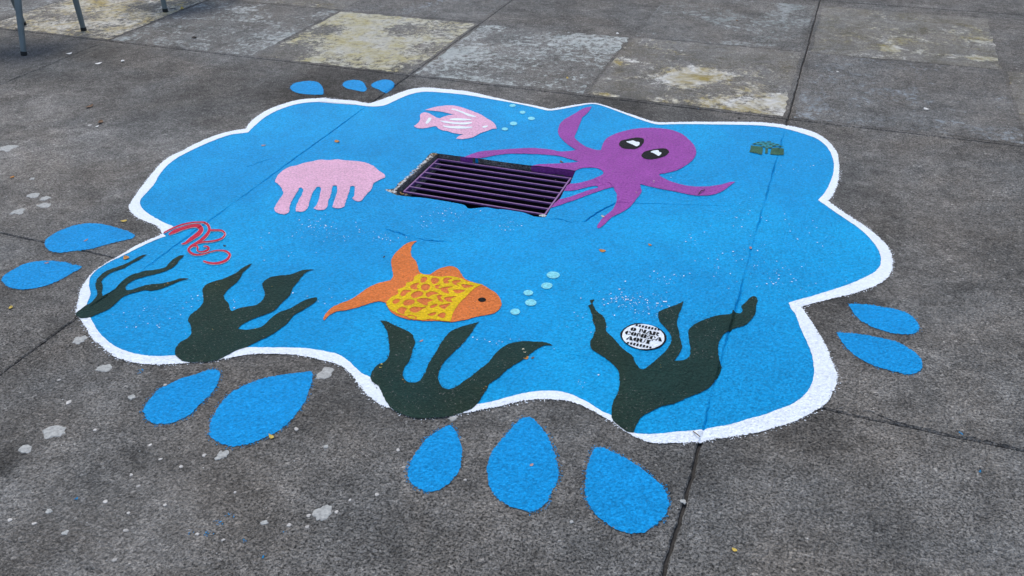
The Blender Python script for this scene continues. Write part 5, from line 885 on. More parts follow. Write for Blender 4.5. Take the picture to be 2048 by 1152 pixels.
SMALLGUM = [
    (-0.9678, 1.1032, 0.006),
    (-0.9103, 1.1352, 0.006),
    (-1.5708, 0.861, 0.006),
    (-1.1839, 0.9667, 0.0059),
    (-1.3489, 0.9184, 0.0071),
    (-1.4637, 1.065, 0.0057),
    (-1.3631, 1.1321, 0.0064),
    (-1.431, 1.136, 0.0052),
    (-1.3324, 1.1845, 0.0078),
    (-1.3143, 0.8413, 0.0069),
    (-1.4194, 1.0414, 0.0057),
    (-1.3812, 0.9631, 0.0049),
    (-1.4605, 0.9732, 0.0062),
    (-0.9956, 1.0627, 0.0071),
    (-0.9519, 1.0736, 0.0059),
    (-0.8453, 1.2171, 0.0061),
    (-0.867, 1.371, 0.0065),
    (-1.8278, 1.2302, 0.0086),
    (-1.1616, 1.35, 0.0067),
    (-0.6219, 1.8526, 0.0044),
    (-1.6204, 1.3812, 0.0058),
    (-1.2001, 1.3323, 0.004),
    (-1.9299, 1.2961, 0.0059),
    (-1.6731, 1.1647, 0.0055),
    (-1.3149, 1.0135, 0.0049),
    (-1.1154, 0.9728, 0.0047),
    (-1.6352, 0.8492, 0.0061),
    (-3.2822, 2.844, 0.0124),
    (-0.8988, 1.1793, 0.0037),
    (-0.6617, 1.3332, 0.005),
    (-1.4923, 1.1684, 0.0053),
    (-1.1784, 1.1049, 0.005)
]
V, F = [], []
for (x, y, r) in SMALLGUM:
    v, f = blob(x, y, r, 0.8, rg.random() * 3, 0.0013, rg, 10)
    F += [tuple(i + len(V) for i in q) for q in f]; V += v
# pale grit: tiny stones and crumbs all over the concrete
for _ in range(1100):
    x = rg.uniform(-5.5, 1.4); y = rg.uniform(0.7, 6.0)
    if rg.random() < 0.4: x = rg.uniform(-2.2, 0.6); y = rg.uniform(0.8, 1.7)
    r = 0.0006 + 0.0017 * rg.random() ** 2.5
    v, f = blob(x, y, r, rg.uniform(0.5, 1), rg.random() * 3, r * 0.7, rg, 6)
    F += [tuple(i + len(V) for i in q) for q in f]; V += v
tag(mesh_obj('pale_grit', V, F, MAT['grit']), 'scattered pale grit and crumbs on the dark concrete', 'grit', kind='stuff')

# white flecks on the blue paint and blue splashes on the concrete
def fleck_mesh(name, clusters, mat, label, z, size):
    V, F = [], []
    for (cx, cy, sx, sy, n) in clusters:
        for _ in range(n):
            x = rg.gauss(cx, sx); y = rg.gauss(cy, sy); r = size * (0.35 + rg.random() ** 2 * 1.2); m = 6
            s = len(V); a = rg.random() * 3; e = rg.uniform(0.35, 1)
            for i in range(m):
                t = 2 * math.pi * i / m; u = r * math.cos(t) * rg.uniform(0.6, 1.3); w = r * e * math.sin(t) * rg.uniform(0.6, 1.3)
                V.append((x + u * math.cos(a) - w * math.sin(a), y + u * math.sin(a) + w * math.cos(a), z))
            F.append(tuple(range(s, s + m)))
    return tag(mesh_obj(name, V, F, mat), label, 'paint flecks', kind='stuff')
fleck_mesh('white_flecks', [
    (-0.4477, 2.2137, 0.0545, 0.0449, 90),
    (-0.5003, 2.2256, 0.045, 0.0253, 54),
    (-0.3726, 2.3954, 0.0361, 0.0233, 30),
    (-0.3513, 2.2175, 0.0294, 0.0388, 27),
    (-1.686, 2.3273, 0.0706, 0.0546, 72),
    (-1.5496, 2.3141, 0.0463, 0.0477, 24),
    (-1.261, 2.5741, 0.0537, 0.0302, 42),
    (-1.3098, 2.4548, 0.035, 0.0191, 18),
    (-1.0326, 2.5688, 0.0465, 0.0191, 24),
    (-0.7662, 1.879, 0.0561, 0.0218, 27),
    (-0.5495, 2.0489, 0.0383, 0.033, 24),
    (-0.5187, 1.7919, 0.0352, 0.0208, 9),
    (-1.7575, 1.7911, 0.062, 0.079, 36),
    (-1.8843, 1.6276, 0.0702, 0.056, 42),
    (-1.4274, 1.9052, 0.0717, 0.0472, 18),
    (-0.1818, 2.9382, 0.0695, 0.1037, 42),
    (-0.0277, 2.514, 0.0817, 0.0498, 54),
    (-0.236, 2.5771, 0.0639, 0.0642, 30),
    (0.0252, 2.8488, 0.0554, 0.0716, 24),
    (-0.3427, 2.6858, 0.0444, 0.0456, 12),
    (-0.9338, 1.8471, 0.0379, 0.019, 15),
    (-1.3913, 2.3292, 0.0342, 0.0183, 24),
    (-1.7359, 2.1366, 0.0678, 0.0694, 18),
    (-0.5775, 3.269, 0.078, 0.0626, 15),
    (-0.0433, 3.4459, 0.0513, 0.0798, 18)
], MAT['whitefig'], 'tiny white flecks in the blue paint', 0.0034, 0.0022)
fleck_mesh('blue_splashes', [
    (-1.2023, 0.9648, 0.0037, 0.0039, 5),
    (-1.1606, 0.9751, 0.0044, 0.0057, 12),
    (-1.1544, 1.0136, 0.0059, 0.0039, 10),
    (-1.1455, 1.0362, 0.006, 0.005, 10),
    (-1.0674, 0.9885, 0.0036, 0.0028, 6),
    (-1.5365, 0.9562, 0.0023, 0.0033, 4),
    (-0.9993, 0.9651, 0.0042, 0.0044, 4),
    (-1.7294, 1.4076, 0.0037, 0.0062, 10),
    (-0.5622, 3.9357, 0.0045, 0.004, 5),
    (-0.2978, 1.3131, 0.0029, 0.0028, 2),
    (0.4916, 1.9198, 0.0048, 0.0025, 5),
    (0.526, 1.7871, 0.0038, 0.0034, 3),
    (-0.99, 1.0395, 0.0029, 0.0028, 2)
], MAT["dropblue"], "small blue paint splashes on the bare concrete", 0.0014, 0.0021)

# broken mortar along the left rim of the drain
V, F = [], []
def stone(x, y, r, z):
    v = []
    for (a, b, c) in ((1, 0, 0), (-1, 0, 0), (0, 1, 0), (0, -1, 0), (0, 0, 1), (.6, .6, .5), (-.6, .5, .5), (.5, -.6, .5), (-.5, -.6, .5)):
        q = rg.uniform(0.7, 1.25) * r; v.append((x + a * q, y + b * q, z + c * q * 0.7))
    return v, [(0, 2, 5), (2, 1, 6), (1, 3, 8), (3, 0, 7), (5, 2, 6), (6, 1, 8), (8, 3, 7), (7, 0, 5), (5, 6, 4), (6, 8, 4), (8, 7, 4), (7, 5, 4)]
RIM = [
    (-1.5648, 2.826, 0.0039, 0),
    (-1.5723, 2.8814, 0.005, 2),
    (-1.5641, 2.8873, 0.004, 0),
    (-1.562, 2.8998, 0.0024, 0),
    (-1.5647, 2.7596, 0.0025, 0),
    (-1.5609, 2.7118, 0.0042, 0),
    (-1.5609, 2.7061, 0.0054, 2),
    (-1.5647, 2.8633, 0.0041, 0),
    (-1.564, 2.8641, 0.0044, 0),
    (-1.5574, 2.8221, 0.0033, 2),
    (-1.5663, 2.7206, 0.0042, 2),
    (-1.5665, 2.8224, 0.0031, 0),
    (-1.561, 2.8082, 0.004, 0),
    (-1.563, 2.7215, 0.0042, 0),
    (-1.5648, 2.7879, 0.0046, 0),
    (-1.56, 2.9624, 0.0042, 0),
    (-1.5595, 2.8404, 0.005, 0),
    (-1.5574, 2.7799, 0.0054, 0),
    (-1.5673, 2.8146, 0.0031, 0),
    (-1.5612, 3.0269, 0.0049, 0),
    (-1.5652, 2.9537, 0.004, 0),
    (-1.5556, 2.8848, 0.0031, 2),
    (-1.5647, 2.8697, 0.0023, 2),
    (-1.5667, 2.7998, 0.005, 0),
    (-1.5629, 2.7932, 0.0021, 0),
    (-1.5693, 2.9362, 0.0042, 2),
    (-1.5573, 2.7267, 0.0021, 0),
    (-1.5622, 2.8147, 0.005, 0),
    (-1.555, 2.9731, 0.0044, 0),
    (-1.5564, 2.7245, 0.0026, 0),
    (-1.5681, 2.8955, 0.0053, 2),
    (-1.558, 3.0025, 0.0037, 0),
    (-1.557, 2.8372, 0.0024, 0),
    (-1.5657, 2.7768, 0.002, 2),
    (-1.5626, 2.7547, 0.0038, 0),
    (-1.5625, 3.001, 0.0022, 0),
    (-1.5511, 3.0268, 0.005, 0),
    (-1.5623, 2.7366, 0.0043, 2),
    (-1.5619, 2.8239, 0.0024, 2),
    (-1.5633, 2.9795, 0.0026, 0),
    (-1.5631, 2.7254, 0.0048, 2),
    (-1.57, 2.7613, 0.0031, 0),
    (-1.5619, 2.7571, 0.0041, 0),
    (-1.5619, 2.9268, 0.0033, 2),
    (-1.5722, 2.8602, 0.0046, 2),
    (-1.5645, 2.7222, 0.0024, 2),
    (-1.56, 2.9964, 0.0038, 2),
    (-1.5643, 2.9785, 0.0032, 0),
    (-1.5696, 2.9773, 0.0053, 2),
    (-1.5582, 2.7819, 0.0038, 0),
    (-1.5576, 2.9919, 0.0039, 2),
    (-1.5633, 2.878, 0.0029, 2),
    (-1.5719, 2.748, 0.0039, 0),
    (-1.5593, 2.73, 0.0046, 0),
    (-1.5642, 2.7217, 0.0038, 0),
    (-1.5637, 2.8997, 0.0023, 0),
    (-1.5616, 2.7247, 0.0046, 0),
    (-1.5638, 2.7726, 0.0047, 0),
    (-1.5636, 2.7692, 0.0048, 0),
    (-1.5617, 2.8998, 0.005, 0),
    (-1.5577, 2.7106, 0.0052, 2),
    (-1.5677, 3.0083, 0.0034, 0),
    (-1.5589, 2.7063, 0.0047, 0),
    (-1.5633, 2.8756, 0.0029, 0),
    (-1.5592, 2.9575, 0.0031, 0),
    (-1.5612, 2.9794, 0.0049, 0),
    (-1.5681, 3.012, 0.002, 0),
    (-1.5666, 2.8181, 0.004, 0),
    (-1.5625, 2.7446, 0.0023, 0),
    (-1.5651, 3.0033, 0.0038, 0),
    (-1.5627, 2.7797, 0.0043, 0),
    (-1.5589, 2.9812, 0.0039, 0),
    (-1.5591, 2.7274, 0.0045, 0),
    (-1.562, 2.9466, 0.0024, 2),
    (-1.5701, 2.876, 0.0035, 0),
    (-1.5637, 2.9124, 0.0022, 0),
    (-1.561, 2.7336, 0.0051, 0),
    (-1.5586, 2.7214, 0.0032, 0),
    (-1.5626, 2.7332, 0.0037, 0),
    (-1.562, 2.9319, 0.0047, 0),
    (-1.5702, 2.8938, 0.0034, 0),
    (-1.566, 2.8832, 0.0026, 0),
    (-1.5654, 2.8738, 0.0049, 0),
    (-1.5617, 2.6949, 0.004, 0),
    (-1.565, 2.7726, 0.0027, 0),
    (-1.5671, 2.9804, 0.0038, 0),
    (-1.5647, 2.9399, 0.0038, 0),
    (-1.557, 2.9978, 0.0025, 0),
    (-1.5661, 3.04, 0.0037, 0),
    (-1.5636, 2.8366, 0.0025, 2),
    (-1.565, 2.985, 0.0048, 0),
    (-1.5664, 2.922, 0.0024, 0),
    (-1.5621, 2.7541, 0.0037, 0),
    (-1.5639, 2.7472, 0.0036, 0),
    (-1.5612, 2.7544, 0.0033, 0),
    (-1.5647, 2.7274, 0.002, 0),
    (-1.5603, 2.7806, 0.0027, 0),
    (-1.5627, 3.0233, 0.0021, 0),
    (-1.558, 2.9098, 0.0034, 0),
    (-1.5659, 2.7618, 0.0021, 0),
    (-1.5625, 2.9684, 0.0034, 0),
    (-1.5555, 2.9222, 0.0041, 0),
    (-1.5602, 2.7674, 0.0054, 0),
    (-1.5611, 2.9056, 0.0055, 0),
    (-1.5625, 3.0335, 0.0042, 0),
    (-1.5586, 2.9846, 0.0037, 0),
    (-1.5616, 2.8456, 0.0048, 0),
    (-1.5652, 3.0144, 0.0034, 0),
    (-1.561, 2.8767, 0.0032, 0),
    (-1.5642, 2.8836, 0.0053, 0),
    (-1.5653, 2.9217, 0.0047, 0),
    (-1.5594, 2.8315, 0.0041, 0),
    (-1.5585, 2.7534, 0.0049, 0),
    (-1.5692, 3.0163, 0.0022, 2),
    (-1.5601, 3.0084, 0.0032, 0),
    (-1.5651, 3.0246, 0.0024, 2),
    (-1.5594, 2.8516, 0.0028, 0),
    (-1.5544, 2.8632, 0.0024, 0),
    (-1.5678, 2.9381, 0.0047, 2),
    (-1.5665, 2.7827, 0.0026, 0),
    (-1.5622, 2.9718, 0.0054, 0),
    (-1.5668, 2.8544, 0.0049, 2),
    (-1.5665, 2.9962, 0.0032, 2),
    (-1.5584, 2.7006, 0.0036, 0),
    (-1.5608, 2.9479, 0.0042, 0),
    (-1.5693, 2.8541, 0.0044, 0),
    (-1.5567, 2.709, 0.0029, 0),
    (-1.5664, 2.838, 0.0031, 0),
    (-1.5606, 2.8783, 0.0053, 2),
    (-1.5585, 2.7324, 0.0034, 0),
    (-1.5588, 2.6983, 0.0053, 0),
    (-1.5571, 3.0335, 0.0022, 0),
    (-1.5584, 3.0187, 0.0021, 0),
    (-1.564, 2.8861, 0.003, 0),
    (-1.5579, 2.7516, 0.0045, 0),
    (-1.5689, 2.7608, 0.0037, 2),
    (-1.5638, 2.9276, 0.0036, 0),
    (-1.5619, 2.7902, 0.0021, 2),
    (-1.5632, 2.9068, 0.0027, 0),
    (-1.5676, 2.7748, 0.0021, 0),
    (-1.5654, 2.9545, 0.0022, 2),
    (-1.5595, 2.9958, 0.0037, 0),
    (-1.5678, 2.8563, 0.0044, 2),
    (-1.5691, 2.8771, 0.0034, 0),
    (-1.5632, 2.9312, 0.0043, 0),
    (-1.5659, 2.7347, 0.0054, 2),
    (-1.5656, 2.7386, 0.0023, 0),
    (-1.5626, 3.0013, 0.0048, 0),
    (-1.5611, 2.763, 0.0038, 0),
    (-1.5615, 2.7145, 0.0041, 0),
    (-1.5687, 2.805, 0.003, 0),
    (-1.5613, 3.0035, 0.0037, 0),
    (-1.5641, 2.9228, 0.0053, 0),
    (-1.5642, 2.8586, 0.0031, 2),
    (-1.5583, 2.7249, 0.0034, 0),
    (-1.562, 2.7447, 0.0038, 0),
    (-1.5589, 2.9657, 0.0035, 0),
    (-1.5642, 2.7436, 0.0028, 0),
    (-1.5682, 2.95, 0.0036, 0),
    (-1.5552, 3.0269, 0.0026, 0),
    (-1.5554, 2.8757, 0.0039, 0),
    (-1.5615, 3.0031, 0.0024, 0),
    (-1.5663, 2.9217, 0.0041, 0),
    (-1.5542, 2.9664, 0.0029, 0),
    (-1.5635, 2.7587, 0.0046, 2),
    (-1.5651, 2.7215, 0.0035, 2),
    (-1.5571, 2.7021, 0.0053, 0),
    (-1.5641, 2.7673, 0.0029, 0),
    (-1.5605, 2.955, 0.0051, 0),
    (-1.5578, 3.024, 0.004, 0),
    (-1.5688, 2.8551, 0.0025, 2),
    (-1.5672, 2.9268, 0.0031, 0),
    (-1.5643, 2.7785, 0.0054, 0),
    (-1.569, 2.9449, 0.0032, 0),
    (-1.5637, 2.817, 0.0032, 0),
    (-1.5566, 2.6959, 0.0039, 2),
    (-1.5646, 2.8625, 0.0054, 0),
    (-1.5651, 2.9524, 0.0046, 0),
    (-1.5657, 2.86, 0.0035, 0),
    (-1.561, 2.748, 0.0042, 0),
    (-1.5633, 3.0204, 0.0021, 0),
    (-1.5618, 2.7203, 0.0052, 0),
    (-1.5568, 2.7895, 0.0033, 0),
    (-1.564, 2.8721, 0.0049, 2),
    (-1.5634, 3.0086, 0.0037, 0),
    (-1.5643, 2.7391, 0.0035, 0),
    (-1.5688, 2.7462, 0.0051, 0),
    (-1.5625, 2.7072, 0.005, 0),
    (-1.5622, 2.7024, 0.0043, 0),
    (-1.5619, 2.8718, 0.0023, 2),
    (-1.5658, 2.9655, 0.0049, 0),
    (-1.5656, 2.8908, 0.0034, 0),
    (-1.5638, 2.7175, 0.003, 2),
    (-1.565, 2.8988, 0.0031, 2),
    (-1.5694, 2.924, 0.0042, 0),
    (-1.5595, 2.9389, 0.0052, 2),
    (-1.5599, 2.6994, 0.0031, 0),
    (-1.5658, 2.7085, 0.0028, 0),
    (-1.562, 2.7427, 0.0022, 0),
    (-1.5613, 3.0195, 0.0026, 0),
    (-1.5685, 2.9424, 0.0026, 2),
    (-1.5629, 2.7202, 0.0031, 0),
    (-1.5657, 3.0329, 0.0021, 0),
    (-1.5666, 2.807, 0.0034, 2),
    (-1.5592, 2.7397, 0.0026, 0),
    (-1.5611, 2.7728, 0.0032, 0),
    (-1.5717, 2.8147, 0.0036, 0),
    (-1.5629, 2.9948, 0.0023, 2),
    (-1.5671, 2.8064, 0.0031, 0),
    (-1.5665, 2.7654, 0.0047, 0),
    (-1.5753, 2.679, 0.0037, 0),
    (-1.5513, 2.6743, 0.0047, 1),
    (-1.578, 2.6851, 0.0043, 0),
    (-1.5805, 2.6799, 0.0034, 1),
    (-1.5675, 2.6825, 0.0044, 0),
    (-1.5742, 2.6724, 0.0034, 0),
    (-1.5747, 2.6792, 0.0054, 0),
    (-1.5623, 2.6766, 0.0042, 0),
    (-1.5578, 2.6847, 0.0038, 0),
    (-1.5902, 2.6796, 0.0036, 0),
    (-1.5845, 2.6814, 0.0045, 0),
    (-1.5922, 2.6834, 0.004, 0),
    (-1.5488, 2.6763, 0.0037, 0),
    (-1.5689, 2.682, 0.0032, 1),
    (-1.5657, 2.6736, 0.0056, 0),
    (-1.5818, 2.681, 0.0053, 1),
    (-1.5553, 2.6792, 0.0054, 0),
    (-1.568, 2.6812, 0.0055, 1),
    (-1.5754, 2.6807, 0.004, 0),
    (-1.552, 2.6746, 0.0059, 0),
    (-1.5525, 2.6794, 0.0049, 0),
    (-1.5595, 2.679, 0.0038, 0),
    (-1.5811, 2.6736, 0.0034, 1),
    (-1.5564, 2.6797, 0.0042, 0),
    (-1.5794, 2.6768, 0.0051, 0),
    (-1.5839, 2.6852, 0.0046, 1),
    (-1.5526, 2.6845, 0.0035, 1),
    (-1.5595, 2.6792, 0.0048, 0),
    (-1.5476, 2.6788, 0.0056, 0),
    (-1.5525, 2.6798, 0.0055, 0),
    (-1.5552, 2.682, 0.0047, 0),
    (-1.5861, 2.6797, 0.0044, 0),
    (-1.5678, 2.6776, 0.0056, 1),
    (-1.5583, 2.6779, 0.0048, 1),
    (-1.5612, 2.6756, 0.0033, 0),
    (-1.579, 2.6739, 0.0041, 0),
    (-1.5878, 2.6863, 0.0033, 0),
    (-1.592, 2.6843, 0.0042, 0),
    (-1.5664, 2.6786, 0.0043, 0),
    (-1.5619, 2.6819, 0.0045, 0),
    (-1.5781, 2.6845, 0.0059, 0),
    (-1.5904, 2.6814, 0.0035, 0),
    (-1.5642, 2.6806, 0.0057, 0),
    (-1.5807, 2.6804, 0.0037, 0),
    (-1.5689, 3.0604, 0.0026, 0),
    (-1.5652, 3.0449, 0.0023, 1),
    (-1.5472, 3.059, 0.005, 1),
    (-1.5667, 3.0539, 0.0039, 0),
    (-1.5559, 3.0636, 0.0037, 1),
    (-1.5546, 3.0399, 0.0027, 1),
    (-1.5549, 3.0623, 0.0029, 1),
    (-1.5642, 3.0435, 0.0029, 1),
    (-1.5614, 3.0538, 0.0028, 1),
    (-1.5505, 3.0628, 0.0047, 0),
    (-1.5441, 3.0594, 0.0028, 1),
    (-1.5598, 3.0421, 0.0023, 2),
    (-1.5515, 3.0729, 0.0027, 0),
    (-1.5647, 3.0426, 0.0025, 1),
    (-1.5641, 3.0336, 0.0032, 1),
    (-1.5636, 3.0519, 0.005, 1),
    (-1.5613, 3.0614, 0.0046, 1),
    (-1.5436, 3.0601, 0.0034, 1),
    (-1.5598, 3.0486, 0.0036, 0),
    (-1.5579, 3.0533, 0.0036, 1),
    (-1.5586, 3.0536, 0.0031, 0),
    (-1.5578, 3.066, 0.0022, 2),
    (-1.5287, 2.6815, 0.0035, 1),
    (-1.4958, 2.6731, 0.0022, 1),
    (-1.5237, 2.6762, 0.0027, 1),
    (-1.5123, 2.6729, 0.0039, 1),
    (-1.4988, 2.6739, 0.0035, 2),
    (-1.5173, 2.6761, 0.002, 2),
    (-1.5082, 2.674, 0.003, 2),
    (-1.5121, 2.6763, 0.0037, 1),
    (-1.5181, 2.6711, 0.0029, 1),
    (-1.5219, 2.677, 0.0027, 1),
    (-1.5005, 2.6669, 0.0026, 1),
    (-1.4962, 2.6671, 0.0038, 2),
    (-1.5132, 2.6742, 0.0021, 2),
    (-1.5001, 2.6721, 0.0038, 2),
    (-1.4984, 2.6756, 0.004, 1),
    (-1.5156, 2.6756, 0.0023, 1),
    (-1.5634, 2.7725, 0.005, 1),
    (-1.5691, 2.7628, 0.004, 1),
    (-1.5656, 2.7551, 0.0047, 1),
    (-1.5703, 2.7555, 0.0029, 1),
    (-1.5663, 2.7581, 0.0046, 1),
    (-1.5616, 2.7647, 0.003, 1),
    (-1.5625, 2.7585, 0.0039, 1),
    (-1.5574, 2.7547, 0.0024, 1),
    (-1.5678, 2.7642, 0.0031, 1),
    (-1.567, 2.7624, 0.0032, 1),
    (-0.9117, 2.6763, 0.0025, 0),
    (-0.919, 2.6778, 0.0037, 0),
    (-0.9127, 2.6789, 0.0035, 0),
    (-0.9173, 2.6866, 0.0048, 0),
    (-0.9168, 2.682, 0.0034, 0),
    (-0.9253, 2.6802, 0.0026, 0),
    (-0.9257, 2.6858, 0.005, 0),
    (-0.918, 2.6767, 0.0035, 0),
    (-0.929, 2.679, 0.005, 0),
    (-0.9255, 2.6827, 0.0046, 0),
    (-0.9212, 2.678, 0.0059, 0),
    (-0.9296, 2.6803, 0.0053, 0),
    (-0.9272, 2.6789, 0.0046, 0),
    (-0.9209, 2.6785, 0.0055, 0),
    (-0.9125, 2.6835, 0.0058, 0),
    (-0.9311, 2.6769, 0.0057, 0),
    (-1.3013, 3.0778, 0.0016, 0),
    (-1.3214, 3.0738, 0.0017, 0),
    (-1.2574, 3.0813, 0.0014, 0),
    (-1.213, 3.0851, 0.0015, 0),
    (-1.1994, 3.0809, 0.0013, 0),
    (-1.2206, 3.0788, 0.0018, 0),
    (-1.3544, 3.0802, 0.0011, 0),
    (-1.3152, 3.078, 0.0012, 0),
    (-1.143, 3.0864, 0.0018, 0),
    (-1.3412, 3.081, 0.0017, 0),
    (-1.2545, 3.0819, 0.0019, 0),
    (-1.3112, 3.0833, 0.0019, 0),
    (-1.2121, 3.086, 0.0011, 0),
    (-1.2097, 3.0835, 0.0018, 0),
    (-1.1628, 3.0849, 0.0017, 0),
    (-1.2964, 3.0801, 0.0012, 0),
    (-1.3101, 3.0878, 0.0013, 0),
    (-1.1659, 3.0882, 0.0014, 0),
    (-1.164, 3.0845, 0.0012, 0),
    (-1.3611, 3.0819, 0.0018, 0),
    (-1.1397, 3.084, 0.0019, 0),
    (-1.3649, 3.0802, 0.0012, 0),
    (-1.1545, 3.0876, 0.0015, 0),
    (-1.1894, 3.082, 0.0012, 0),
    (-1.2011, 3.0826, 0.0013, 0),
    (-1.2675, 3.0814, 0.0015, 0),
    (-1.287, 3.0809, 0.0017, 0),
    (-1.3229, 3.0812, 0.0015, 0),
    (-1.3336, 3.0849, 0.0016, 0),
    (-1.2438, 3.0805, 0.0014, 0)
]
MI = []
for (x, y, r, m) in RIM:
    v, f = stone(x, y, r, 0.0005)
    F += [tuple(i + len(V) for i in q) for q in f]; V += v; MI += [m] * len(f)
tag(mesh_obj('broken_mortar', V, F, [MAT['mortar'], MAT['ochre'], MAT['concrete']], mi=MI), 'crumbled white mortar and grit along the left rim of the drain', 'mortar', kind='stuff')

def scrap(x, y, r, asp, rot, curl, mat, name, label, cat, group, n=10, lift=0.0022):
    """a dry curled leaf or petal: a bent little blade with a rim above the ground"""
    V, F = [], []
    for ring, fr in enumerate((0.0, 0.55, 1.0)):
        for i in range(n if ring else 1):
            t = 2 * math.pi * i / n
            k = 1 + 0.22 * noise.noise(Vector((math.cos(t) * 2, math.sin(t) * 2, x * 77 + y * 31)))
            if abs(t) < 0.01: k *= 1.25
            u, v = r * fr * k * math.cos(t), r * asp * fr * k * math.sin(t)
            z = lift + curl * r * ((u / r) ** 2 * 0.9 + (v / (r * asp)) ** 2 * 0.25) + 0.0012 * noise.noise(Vector((u * 300, v * 300, x)))
            V.append((x + u * math.cos(rot) - v * math.sin(rot), y + u * math.sin(rot) + v * math.cos(rot), max(z, 0.001)))
    for i in range(n):
        j = (i + 1) % n
        F += [(0, 1 + i, 1 + j), (1 + i, 1 + n + i, 1 + n + j, 1 + j)]
    # underside, so that the blade has a thickness
    m = len(V); V += [(a, b, c - 0.0009) for a, b, c in V]
    F += [tuple(q + m for q in f[::-1]) for f in F]
    F += [(1 + n + i, m + 1 + n + i, m + 1 + n + (i + 1) % n, 1 + n + (i + 1) % n) for i in range(n)]
    return tag(mesh_obj(name, V, F, mat, origin=(x, y, 0)), label, cat, group)
